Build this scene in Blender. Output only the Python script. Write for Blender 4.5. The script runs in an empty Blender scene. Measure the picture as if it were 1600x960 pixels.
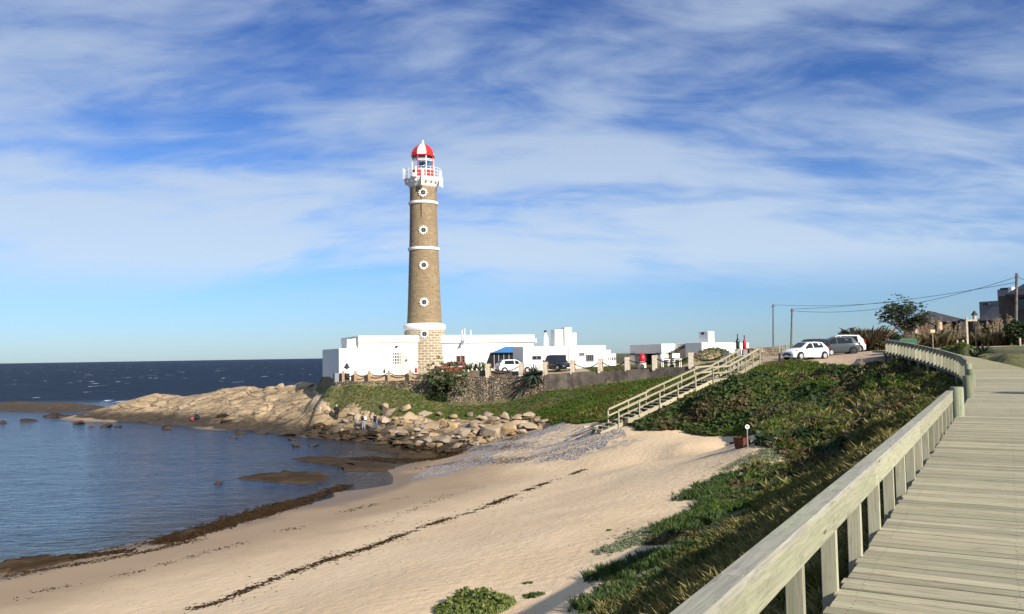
import bpy, bmesh, math, random
import numpy as np
from mathutils import Vector, Matrix

random.seed(7)
rng = np.random.default_rng(7)
sc = bpy.context.scene
COL = sc.collection

# ------------------------------------------------------------------ camera
F_PX, PITCH, ROLL = 1300.0, math.radians(3.32), math.radians(0.905)
CAM = np.array([0.0, 0.0, 8.5])            # sea level is z = 0
_F = np.array([0, math.cos(PITCH), math.sin(PITCH)])
_R0 = np.array([1.0, 0, 0]); _U0 = np.array([0, -math.sin(PITCH), math.cos(PITCH)])
_R = _R0 * math.cos(ROLL) - _U0 * math.sin(ROLL)
_U = _U0 * math.cos(ROLL) + _R0 * math.sin(ROLL)
cam_d = bpy.data.cameras.new("camera")
cam_d.sensor_width = 36; cam_d.lens = 36 * F_PX / 1600
cam_d.clip_start = 0.1; cam_d.clip_end = 90000
cam = bpy.data.objects.new("camera", cam_d); COL.objects.link(cam)
cam.matrix_world = Matrix(((_R[0], _U[0], -_F[0], CAM[0]), (_R[1], _U[1], -_F[1], CAM[1]), (_R[2], _U[2], -_F[2], CAM[2]), (0, 0, 0, 1)))
sc.camera = cam

# ------------------------------------------------------------------ light
SUN_AZ, SUN_EL = math.radians(37), math.radians(27.5)      # azimuth from straight behind the camera towards its right
sd = np.array([math.sin(SUN_AZ) * math.cos(SUN_EL), -math.cos(SUN_AZ) * math.cos(SUN_EL), math.sin(SUN_EL)])
sun_d = bpy.data.lights.new("sun", 'SUN'); sun_d.energy = 5.0; sun_d.angle = math.radians(0.5); sun_d.color = (1.0, 0.912, 0.79)
sun = bpy.data.objects.new("sun", sun_d); COL.objects.link(sun)
sun.rotation_euler = Vector(sd).to_track_quat('Z', 'Y').to_euler()
sun.location = (40, -40, 60)
sc.view_settings.view_transform = 'Standard'; sc.view_settings.look = 'None'
sc.view_settings.exposure = 0.62; sc.view_settings.gamma = 1.0
sc.view_settings.use_curve_mapping = False
sc.cycles.max_bounces = 5; sc.cycles.diffuse_bounces = 2; sc.cycles.glossy_bounces = 3
sc.cycles.transparent_max_bounces = 12; sc.cycles.transmission_bounces = 4
sc.cycles.caustics_reflective = False; sc.cycles.caustics_refractive = False


class NT:
    """tiny node-tree helper"""
    def __init__(s, tree):
        s.t = tree; s.n = tree.nodes; s.l = tree.links
    def new(s, typ, **kw):
        n = s.n.new(typ)
        for k, v in kw.items():
            setattr(n, k, v)
        return n
    def put(s, sock, v):
        if isinstance(v, bpy.types.NodeSocket):
            s.l.new(v, sock)
        elif v is not None:
            if sock.type == 'RGBA' and hasattr(v, '__len__') and len(v) == 3:
                v = (*v, 1)
            sock.default_value = v
    def math(s, op, a, b=None, c=None, clamp=False):
        n = s.new('ShaderNodeMath', operation=op, use_clamp=clamp)
        for i, v in enumerate((a, b, c)):
            if v is not None: s.put(n.inputs[i], v)
        return n.outputs[0]
    def mix(s, f, a, b, blend='MIX'):
        n = s.new('ShaderNodeMix', data_type='RGBA', blend_type=blend)
        s.put(n.inputs[0], f); s.put(n.inputs[6], a); s.put(n.inputs[7], b)
        return n.outputs[2]
    def ramp(s, f, lo, hi, a=0.0, b=1.0, smooth=True):
        n = s.new('ShaderNodeMapRange', interpolation_type='SMOOTHSTEP' if smooth else 'LINEAR')
        s.put(n.inputs[0], f); n.inputs[1].default_value = lo; n.inputs[2].default_value = hi
        n.inputs[3].default_value = a; n.inputs[4].default_value = b
        return n.outputs[0]
    def noise(s, vec, scale, detail=4, rough=0.55, dist=0.0, out=0):
        n = s.new('ShaderNodeTexNoise')
        if vec is not None: s.put(n.inputs['Vector'], vec)
        n.inputs['Scale'].default_value = scale; n.inputs['Detail'].default_value = detail
        n.inputs['Roughness'].default_value = rough; n.inputs['Distortion'].default_value = dist
        return n.outputs[out]
    def mapping(s, vec, scale=(1, 1, 1), rot=(0, 0, 0), loc=(0, 0, 0)):
        n = s.new('ShaderNodeMapping')
        s.put(n.inputs[0], vec); n.inputs[1].default_value = loc; n.inputs[2].default_value = rot; n.inputs[3].default_value = scale
        return n.outputs[0]
    def attr(s, name, typ='GEOMETRY'):
        return s.new('ShaderNodeAttribute', attribute_name=name, attribute_type=typ)
    def bump(s, h, strength=0.5, dist=0.05, normal=None):
        n = s.new('ShaderNodeBump'); n.inputs['Strength'].default_value = strength; n.inputs['Distance'].default_value = dist
        s.put(n.inputs['Height'], h)
        if normal is not None: s.put(n.inputs['Normal'], normal)
        return n.outputs[0]


# ------------------------------------------------------------------ sky
world = bpy.data.worlds.new("World"); sc.world = world; world.use_nodes = True
wt = NT(world.node_tree); wt.n.clear()
sky = wt.new('ShaderNodeTexSky', sky_type='NISHITA')
sky.sun_disc = False; sky.sun_elevation = SUN_EL
sky.sun_rotation = math.atan2(sd[0], sd[1])           # Blender measures it from +Y towards +X
sky.altitude = 0; sky.air_density = 1.0; sky.dust_density = 0.25; sky.ozone_density = 2.6
tc = wt.new('ShaderNodeTexCoord')
sep = wt.new('ShaderNodeSeparateXYZ'); wt.l.new(tc.outputs['Generated'], sep.inputs[0])
zz = wt.math('ADD', wt.math('MAXIMUM', sep.outputs[2], 0.0), 0.26)
u = wt.math('DIVIDE', sep.outputs[0], zz); v = wt.math('DIVIDE', sep.outputs[1], zz)
cmb = wt.new('ShaderNodeCombineXYZ'); wt.put(cmb.inputs[0], u); wt.put(cmb.inputs[1], v)
CO = (2.6, 8.8, 0)
big = wt.noise(wt.mapping(cmb.outputs[0], rot=(0, 0, math.radians(12)), scale=(0.8, 1.5, 1), loc=CO), 0.95, 4, 0.52, 0.6)
fine = wt.noise(wt.mapping(cmb.outputs[0], rot=(0, 0, math.radians(22)), scale=(0.9, 2.0, 1), loc=(1, 4, 0)), 2.4, 8, 0.60, 0.8)
wisp = wt.noise(wt.mapping(cmb.outputs[0], rot=(0, 0, math.radians(-35)), scale=(1.0, 2.2, 1)), 6.0, 7, 0.62, 0.6)
mask = wt.math('ADD', wt.math('MULTIPLY', big, 0.66), wt.math('ADD', wt.math('MULTIPLY', fine, 0.26), wt.math('MULTIPLY', wisp, 0.10)))
mask = wt.ramp(mask, 0.385, 0.575)
mask = wt.math('MULTIPLY', mask, wt.ramp(sep.outputs[2], 0.055, 0.12, 0.08, 1.0))
mask = wt.math('MULTIPLY', mask, 0.80)
# thin high veil over a blue that deepens upwards
tint = wt.mix(wt.ramp(sep.outputs[2], 0.0, 0.12), (0.45, 0.62, 0.94), (0.49, 0.69, 1.04))
tint = wt.mix(wt.ramp(sep.outputs[2], 0.10, 0.40), tint, (0.25, 0.44, 0.82))
blue = wt.mix(1.0, sky.outputs[0], tint, 'MULTIPLY')
veil = wt.mix(wt.ramp(sep.outputs[2], 0.08, 0.38), (4.9, 5.8, 6.8), (3.55, 4.4, 5.75))
cloud = wt.mix(mask, blue, veil)
bg = wt.new('ShaderNodeBackground'); wt.put(bg.inputs[0], cloud); bg.inputs[1].default_value = 0.085
wo = wt.new('ShaderNodeOutputWorld'); wt.l.new(bg.outputs[0], wo.inputs[0])


# ------------------------------------------------------------------ pixel helpers (1600 x 960 photograph)
def ray(px, py):
    d = _F + _R * ((px - 800) / F_PX) + _U * ((480 - py) / F_PX)
    return d / d[1]
def at(px, py, Y):
    return CAM + ray(px, py) * Y
def atz(px, py, z):
    d = ray(px, py)
    return CAM + d * ((z - CAM[2]) / d[2])
def mpp(Y):
    return Y / F_PX                                   # metres per photo pixel at depth Y


# ------------------------------------------------------------------ numpy noise
def _hash(ix, iy, seed):
    n = (ix.astype(np.int64) * 374761393 + iy.astype(np.int64) * 668265263 + seed * 1442695041) & 0x7fffffff
    n = ((n ^ (n >> 13)) * 1274126177) & 0x7fffffff
    return ((n ^ (n >> 16)) & 0xffff) / 65535.0
def vnoise(x, y, seed=0):
    x = np.asarray(x, float); y = np.asarray(y, float)
    ix = np.floor(x); iy = np.floor(y); fx = x - ix; fy = y - iy
    fx = fx * fx * (3 - 2 * fx); fy = fy * fy * (3 - 2 * fy)
    a = _hash(ix, iy, seed); b = _hash(ix + 1, iy, seed); c = _hash(ix, iy + 1, seed); d = _hash(ix + 1, iy + 1, seed)
    return (a * (1 - fx) + b * fx) * (1 - fy) + (c * (1 - fx) + d * fx) * fy
def fbm(x, y, scale, oct=4, seed=0):
    s = 0; amp = 1; tot = 0
    for k in range(oct):
        s = s + amp * (vnoise(x / scale, y / scale, seed + k * 17) - 0.5); tot += amp
        amp *= 0.5; scale *= 0.5
    return s / tot * 2                                # about -1..1
def cells(x, y, scale, seed):
    """jittered-cell noise: random id values of the nearest cell, offset to its centre, and F2-F1"""
    x = x / scale; y = y / scale
    ix = np.floor(x); iy = np.floor(y)
    f1 = np.full(x.shape, 9.0); f2 = np.full(x.shape, 9.0); idv = np.zeros(x.shape); id2 = np.zeros(x.shape); ox = np.zeros(x.shape); oy = np.zeros(x.shape)
    for dx in (-1, 0, 1):
        for dy in (-1, 0, 1):
            cx = ix + dx; cy = iy + dy
            px = cx + _hash(cx, cy, seed); py = cy + _hash(cx, cy, seed + 5)
            d = np.hypot(x - px, y - py)
            near = d < f1
            f2 = np.where(near, f1, np.minimum(f2, d))
            idv = np.where(near, _hash(cx, cy, seed + 9), idv); id2 = np.where(near, _hash(cx, cy, seed + 13), id2)
            ox = np.where(near, x - px, ox); oy = np.where(near, y - py, oy)
            f1 = np.where(near, d, f1)
    return idv, id2, ox, oy, f2 - f1
def inpoly(X, Y, poly):
    r = np.zeros(np.shape(X), bool); n = len(poly); j = n - 1
    for i in range(n):
        xi, yi = poly[i][0], poly[i][1]; xj, yj = poly[j][0], poly[j][1]
        c = ((yi > Y) != (yj > Y)) & (X < (xj - xi) * (Y - yi) / ((yj - yi) if yj != yi else 1e-9) + xi)
        r ^= c; j = i
    return r
def sstep(x, a, b):
    t = np.clip((x - a) / (b - a), 0, 1)
    return t * t * (3 - 2 * t)


# ------------------------------------------------------------------ boardwalk line (left edge of the deck) and heights
RB = np.array([1.94, 5.26]); RD = np.array([0.5126, 0.8587]); RN = np.array([-0.8587, 0.5126])
def rail_pt(t, s=0.0):
    return RB + RD * t + RN * s
_path = [(*rail_pt(-14), 6.85), (*rail_pt(-6), 6.87), (*rail_pt(0), 6.90), (*rail_pt(7), 6.95), (9.1, 17.3, 7.0), (13.08, 24, 7.09), (16.0, 29.2, 7.15), (19.6, 36, 7.24),
         (21.4, 40, 7.4), (23.4, 46, 7.7), (25.3, 53, 8.07), (27, 60, 8.38), (28.4, 66, 8.45)]
def catmull(P, n=24):
    P = [np.array(p, float) for p in P]; P = [2 * P[0] - P[1]] + P + [2 * P[-1] - P[-2]]
    out = []
    for i in range(1, len(P) - 2):
        for k in range(n):
            t = k / n
            out.append(0.5 * ((2 * P[i]) + (-P[i - 1] + P[i + 1]) * t + (2 * P[i - 1] - 5 * P[i] + 4 * P[i + 1] - P[i + 2]) * t * t + (-P[i - 1] + 3 * P[i] - 3 * P[i + 1] + P[i + 2]) * t ** 3))
    out.append(P[-2])
    return np.array(out)
PATH = catmull(_path)
_seg = np.r_[0, np.cumsum(np.hypot(*np.diff(PATH[:, :2], axis=0).T))]
PLEN = _seg[-1]
def path_at(s):
    p = np.array([np.interp(s, _seg, PATH[:, k]) for k in range(3)])
    q = np.array([np.interp(min(s + .3, PLEN), _seg, PATH[:, k]) for k in range(3)]) - np.array([np.interp(max(s - .3, 0), _seg, PATH[:, k]) for k in range(3)])
    q = q / np.linalg.norm(q)
    return p, q                                       # position, tangent
def s_at_Y(Y):
    return float(np.interp(Y, PATH[:, 1], _seg))
DECK_W = 3.05

# ------------------------------------------------------------------ terrain control points
ctrl = []
def cw(x, y, z): ctrl.append((x, y, z))
def cy(px, py, Y): ctrl.append(tuple(at(px, py, Y)))
def cz(px, py, z): ctrl.append(tuple(atz(px, py, z)))
prof = [(0, 6.15), (1.6, 5.85), (2.6, 5.45), (3.3, 4.75), (4.3, 3.95), (5.3, 3.6), (7.5, 3.3), (12, 2.85), (16.5, 2.05), (25, 0.95), (34.5, 0), (42, -0.5), (60, -1.8)]
prof_far = [(0, 6.3), (1.8, 6.15), (2.6, 5.6), (3.6, 4.65), (4.6, 4.0), (5.7, 3.65), (7.5, 3.4)] + prof[7:]
for t in (-45, -25, -10, -2, 5, 11, 17, 22, 26):
    for s, z in (prof if t < 12 else prof_far): cw(*rail_pt(t, s), z)
    for s, z in ((-1.6, 6.3), (-3.4, 6.98), (-9, 7.15), (-30, 7.5)):
        cw(*rail_pt(t, s), z)
for t in (33, 39):
    for s, z in prof[8:]: cw(*rail_pt(t, s), z)
# dune and bank towards the stairs
for a in ((1180, 705, 45), (1250, 650, 43), (1250, 715, 30), (1200, 600, 58), (1010, 668, 56), (1130, 674, 53), (1100, 612, 60), (1300, 572, 65), (1190, 572, 67),
          (1320, 561, 68), (1400, 602, 50), (1440, 640, 30), (1380, 682, 22), (1300, 640, 38), (1330, 602, 52), (1150, 640, 54), (1160, 699, 47), (1060, 690, 48), (1000, 720, 44),
          (1000, 690, 52), (1250, 625, 50), (1360, 650, 34), (1060, 640, 58.5), (1420, 575, 60), (938, 676, 57), (1040, 625, 60.5), (1240, 565, 68), (1150, 600, 61.5),
          (900, 690, 62), (800, 700, 64), (945, 715, 51), (880, 661, 73), (900, 640, 73), (960, 640, 69), (1000, 640, 65.5), (1060, 600, 69), (760, 690, 74), (740, 662, 80), (620, 653, 87), (850, 661, 76),
          (700, 642, 90), (780, 637, 87.5), (850, 613, 85.2), (930, 604, 81.8), (970, 600, 80.3), (1060, 590, 76.4), (640, 616, 92.3), (600, 607, 93.4), (545, 604, 94.2), (515, 608, 95), (700, 652, 87.5), (780, 652, 84), (850, 640, 80), (940, 625, 77),
          (500, 628, 95), (560, 642, 92), (560, 625, 93), (620, 640, 90), (655, 682, 80), (700, 692, 75)):
    cy(*a)
# rocky point
for a in ((180, 631, 132), (250, 614, 128), (350, 607, 122), (420, 605, 118), (470, 604, 114), (495, 612, 106), (250, 641, 122), (350, 641, 112), (420, 641, 105), (480, 652, 100), (525, 657, 93.5), (567, 673, 89), (585, 672, 89), (490, 630, 103), (450, 625, 110)):
    cy(*a)
for a in ((140, 649, 0), (300, 663, 0.1), (400, 672, 0.05), (480, 677, 0.05), (560, 685, 0.1), (600, 692, 0.08), (640, 706, 0.1), (690, 714, 0.1), (600, 735, 0), (500, 768, 0), (700, 722, 0.4),
          (520, 692, -0.25), (450, 700, -0.45), (300, 700, -0.7), (560, 712, -0.2), (620, 712, -0.15), (100, 700, -1.0), (480, 730, -0.3), (380, 740, -0.5), (200, 740, -1), (200, 670, -0.7), (60, 668, -0.8)):
    cz(*a)
# low reef at the far left and the sea floor around
for a in ((40, 636, 152), (110, 630, 156), (20, 628, 158)): cy(*a)
for a in ((-54, 142, 0.6), (-38, 138, 1.5), (-25, 128, 2.4), (-62, 152, -2), (-35, 158, -3), (-10, 140, -1), (8, 138, 2), (22, 142, 0.5), (-84, 166, -0.3), (-104, 172, -0.4), (-90, 142, -0.9), (-112, 150, -0.4), (-80, 150, 0.8),
          (-85, 182, -3), (-130, 150, -3), (-140, 60, -4), (-110, 10, -4), (-70, -20, -3), (-140, 200, -5), (-60, 200, -5), (0, 200, -4), (-150, 120, -4), (-110, 190, -4), (-60, 60, -2), (-75, 100, -1.6), (-100, 120, -1.6),
          (-21.5, 96, 5.2), (-24.5, 100, 5.0), (-27, 108, 5.0), (-15, 120, 4.5), (0, 128, 5), (14, 127, 6.3), (24, 106, 7.2), (22.5, 74, 7.7), (24, 85, 7.9),
          (27, 76, 8.05), (31, 70, 8.25), (31, 85, 8.15), (29.5, 60, 8.2), (33, 62, 8.45), (40, 72, 8.5), (36, 50, 7.9), (30, 42, 7.3), (45, 45, 8.0), (34, 34, 7.2), (60, 60, 8.6), (60, 90, 8.8), (90, 60, 8.9), (90, 120, 9),
          (45, 100, 8.6), (40, 130, 8.2), (64, 170, 8.2), (80, 210, 8), (30, 215, -3), (45, 215, -2), (22, 160, -2), (30, 182, -2.5), (60, 213, -1), (110, 200, 9), (110, 0, 8.3), (60, 10, 7.7), (25.0, 52, 6.3), (26, 57, 7.0), (23, 46, 6.1), (20.5, 40, 5.95), (17, 33, 6.1), (14, 28, 6.2)):
    cw(*a)
for s_ in np.arange(s_at_Y(24), PLEN - 1, 3.0):           # the lawn meets the land side of the deck
    p, q = path_at(s_); n_ = np.array([q[1], -q[0]]); cw(*(p[:2] + n_ * 3.5), p[2] - 0.02); cw(*(p[:2] + n_ * 5.5), p[2] + 0.08)
ctrl = np.array(ctrl)

# ------------------------------------------------------------------ terrain lookup grid
GX0, GX1, GY0, GY1, GS = -165.0, 115.0, -45.0, 215.0, 0.4
gx = np.arange(GX0, GX1 + GS, GS); gy = np.arange(GY0, GY1 + GS, GS)
MX, MY = np.meshgrid(gx, gy)
def solve_rbf():
    P = ctrl[:, :2]; n = len(P)
    d = np.hypot(P[:, None, 0] - P[None, :, 0], P[:, None, 1] - P[None, :, 1])
    A = np.zeros((n + 3, n + 3)); A[:n, :n] = d + np.eye(n) * -0.35
    A[:n, n] = 1; A[:n, n + 1:] = P; A[n, :n] = 1; A[n + 1:, :n] = P.T
    w = np.linalg.solve(A, np.r_[ctrl[:, 2], 0, 0, 0])
    Z = w[n] + w[n + 1] * MX + w[n + 2] * MY
    for i in range(n):
        Z += w[i] * np.hypot(MX - P[i, 0], MY - P[i, 1])
    return Z
H = solve_rbf()
def blur(A, r=1, it=1):
    for _ in range(it):
        B = np.pad(A, r, mode='edge'); S = np.zeros_like(A)
        for i in range(2 * r + 1):
            S += B[i:i + A.shape[0], r:r + A.shape[1]]
        B = np.pad(S / (2 * r + 1), r, mode='edge'); S = np.zeros_like(A)
        for i in range(2 * r + 1):
            S += B[r:r + A.shape[0], i:i + A.shape[1]]
        A = S / (2 * r + 1)
    return A
H = blur(H, 1, 1)
def look(G, x, y):
    fx = np.clip((np.asarray(x, float) - GX0) / GS, 0, len(gx) - 1.001); fy = np.clip((np.asarray(y, float) - GY0) / GS, 0, len(gy) - 1.001)
    ix = fx.astype(int); iy = fy.astype(int); tx = fx - ix; ty = fy - iy
    return (G[iy, ix] * (1 - tx) + G[iy, ix + 1] * tx) * (1 - ty) + (G[iy + 1, ix] * (1 - tx) + G[iy + 1, ix + 1] * tx) * ty
def hit(px, py, y0=3.0, y1=200.0):
    d = ray(px, py); Y = np.arange(y0, y1, 0.1)
    z = CAM[2] + d[2] * Y
    g = look(H, d[0] * Y, Y)
    k = np.argmax(z <= g) if (z <= g).any() else len(Y) - 1
    return np.array([d[0] * Y[k], Y[k], g[k]])

# retaining wall of the lighthouse terrace: pixel of its top front edge, depth
WALL_PX = [(524, 597, 95.6), (545, 597, 95.2), (607, 595.5, 94.3), (641, 595, 93.4), (700, 593, 91.6), (763, 588, 89.6), (814, 587.5, 87.6), (852, 585.5, 86), (895, 582, 84.2), (939, 580.5, 82.4), (981, 577.5, 80.6), (1024, 576, 78.8), (1081, 573, 76.2), (1137, 565, 73.6)]
WALL = [at(*a) for a in WALL_PX]
TERR = [(w[0], w[1] + 0.28) for w in WALL] + [(24, 78), (25, 105), (14, 124), (-12, 120), (-25.2, 108), (-20.6, 98.2)]
wx = np.array([w[0] for w in WALL]); wz = np.array([w[2] for w in WALL]); wy = np.array([w[1] for w in WALL])
top = np.interp(MX, wx, wz) - 0.12
back = np.clip((MY - np.interp(MX, wx, wy)) / 8, 0, 1)
HT = top * (1 - back) + np.maximum(top, 6.5 + 0.022 * (MX + 10)) * back
HT += 1.35 * np.exp(-(((MX - 20.3) / 2.6) ** 2 + ((MY - 84) / 2.0) ** 2))       # grassy mound by the chimney house
terr_m = inpoly(MX, MY, TERR)

# zones
GRASS_PX = [(490, 630), (520, 642), (560, 650), (620, 654), (700, 654), (760, 655), (860, 657), (900, 662), (935, 661), (1005, 668), (1070, 668), (1130, 677), (1150, 688), (1190, 694), (1215, 692), (1250, 700), (1205, 712), (1150, 733), (1170, 748), (1120, 768),
            (1100, 790), (1060, 815), (1000, 836), (1015, 855), (1070, 850), (1040, 885), (960, 925), (930, 955)]
gp = [tuple(hit(*p)[:2]) for p in GRASS_PX] + [tuple(rail_pt(-6, 4.0)), tuple(rail_pt(-46, 4.0)), (200, -46), (300, 300), (60, 300), (22, 145), (5, 128), (-15, 121), (-25.5, 109), (-22.5, 98)]
ROCK_PX = [(125, 652), (220, 664), (300, 668), (400, 678), (480, 684), (560, 694), (640, 718), (700, 716), (740, 697), (800, 688), (850, 672), (862, 657), (760, 652), (620, 650), (500, 634), (488, 628)]
rp = [tuple(hit(*p)[:2]) for p in ROCK_PX] + [(-23.5, 99), (-25.5, 109), (-14, 122), (-5, 130), (-20, 150), (-60, 160), (-85, 150)]
reef = [(-150, 135), (-60, 135), (-60, 180), (-150, 185)]
PEB_PX = [(640, 752), (690, 724), (740, 694), (800, 672), (860, 660), (930, 664), (1000, 690), (955, 706), (925, 716), (850, 722), (770, 724), (710, 742)]
pp = [tuple(hit(*p)[:2]) for p in PEB_PX]
ROAD = [(18.6, 68), (23, 68.2), (28, 64.5), (28.2, 59.5), (32.0, 59), (33.5, 66), (44, 74), (60, 78), (60, 84), (34, 92), (22, 86), (19, 76)]
wob_x = MX + 0.9 * fbm(MX, MY, 2.5, 3, 3); wob_y = MY + 1.4 * fbm(MX, MY, 2.5, 3, 8)
m_grass = inpoly(wob_x, wob_y, gp).astype(float)
m_rock = (inpoly(wob_x, wob_y, rp) | inpoly(wob_x, wob_y, reef)).astype(float)
m_peb = inpoly(wob_x, wob_y, pp).astype(float)
m_road = inpoly(MX + 0.3 * fbm(MX, MY, 2, 2, 4), MY, ROAD).astype(float)
m_rock = np.where(terr_m, 0, m_rock); m_grass = np.where((m_rock > 0) | (m_road > 0), 0, m_grass)
m_terr = terr_m.astype(float)
# relief
dist = np.hypot(MX, MY)
hum = blur(m_grass * (1 - m_terr), 3, 1) * (MX < 32)
_A, _B = at(938, 676, 57), at(1186, 563, 67.5); _d = _B[:2] - _A[:2]; _t = np.clip(((MX - _A[0]) * _d[0] + (MY - _A[1]) * _d[1]) / (_d @ _d), 0, 1)
keep = sstep(np.hypot(MX - _A[0] - _t * _d[0], MY - _A[1] - _t * _d[1]), 2.2, 5.0)      # the stairs stand clear
mid = sstep(MY, 22, 36) * hum * (1 - sstep(MY, 62, 70))
H = H + hum * 0.10 * fbm(MX, MY, 2.2, 3, 21) + mid * keep * (1.45 * fbm((MX * 0.9 - MY * 0.42) * 1.5, (MX * 0.42 + MY * 0.9) * 0.62, 5.0, 3, 31) + 0.3 * fbm(MX, MY, 2.0, 2, 41))
# footprints and gentle sand relief
sandm = (1 - m_grass) * (1 - m_rock)
H = H + sandm * (0.045 * fbm(MX, MY, 3.0, 3, 51) + 0.03 * fbm(MX, MY, 0.9, 2, 61)) * sstep(H, 0.6, 1.6)
# rock relief: smooth whaleback in the west, broken blocks towards the beach
rk = blur(m_rock, 2, 1); brk = sstep(MX, -50, -30)
i1, i2, ox, oy, edge = cells(MX + 0.4 * fbm(MX, MY, 2, 2, 77), MY * 0.8, 3.1, 5)
blocks = (i1 - 0.5) * 0.8 + ox * (i2 - 0.5) * 1.1 + oy * (i1 - 0.5) * 0.6 - 0.45 * (1 - sstep(edge, 0.0, 0.16))
j1, j2, ox2, oy2, edge2 = cells(MX, MY, 1.3, 15)
blocks = blocks + ((j1 - 0.5) * 0.35 + ox2 * (j2 - 0.5) * 0.4 - 0.15 * (1 - sstep(edge2, 0, 0.16)))
led = 0.8 * fbm(MX * 0.35 - MY * 0.2, MY, 7, 4, 91)
ledge = np.floor(led * 3.0 + MY * 0.1) / 3.0
low = 0.35 + 0.65 * sstep(H, -0.3, 0.9)
amp = 0.55 + 0.45 * sstep(H, 0.5, 2.0)
k1, k2, kx, ky, kedge = cells(MX * 0.45 + 0.5 * MY + 1.2 * fbm(MX, MY, 5, 2, 78), MY - 0.25 * MX, 4.2, 25)
whale = 0.9 * fbm(MX * 0.5, MY, 7, 4, 95) + 0.9 * (k1 - .5) + 0.7 * kx * (k2 - .5) - 0.5 * (1 - sstep(kedge, 0, 0.10)) + 0.22 * fbm(MX, MY, 1.6, 2, 97)
H = H + rk * low * (brk * blocks * 0.85 * amp + (1 - brk) * whale * 0.62 * (0.4 + 0.6 * amp))
# the ground stays below the deck of the boardwalk
for s in np.arange(0, PLEN, 0.35):
    p, q = path_at(s)
    nx, ny = q[1], -q[0]
    i0 = int((p[0] - 5 - GX0) / GS); i1_ = int((p[0] + 5 - GX0) / GS); j0 = int((p[1] - 5 - GY0) / GS); j1_ = int((p[1] + 5 - GY0) / GS)
    if j0 < 0: continue
    sx = MX[j0:j1_, i0:i1_] - p[0]; sy = MY[j0:j1_, i0:i1_] - p[1]
    al = sx * q[0] + sy * q[1]; ac = sx * nx + sy * ny
    m = (np.abs(al) < 0.5) & (ac > -0.3) & (ac < DECK_W + 0.25)
    H[j0:j1_, i0:i1_] = np.where(m, np.minimum(H[j0:j1_, i0:i1_], p[2] - 0.34 + 0.28 * sstep(ac, DECK_W - .5, DECK_W + 0.2)), H[j0:j1_, i0:i1_])
H = np.where(terr_m, HT + 0.05 * fbm(MX, MY, 3, 3, 71), H)
H = np.where(m_road > 0, blur(H, 2, 2), H)
S_grass, S_rock, S_peb, S_road, S_terr = (blur(a, 1, 1) for a in (m_grass, m_rock, m_peb, m_road, m_terr))
def ground(x, y):
    return look(H, x, y)

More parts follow.
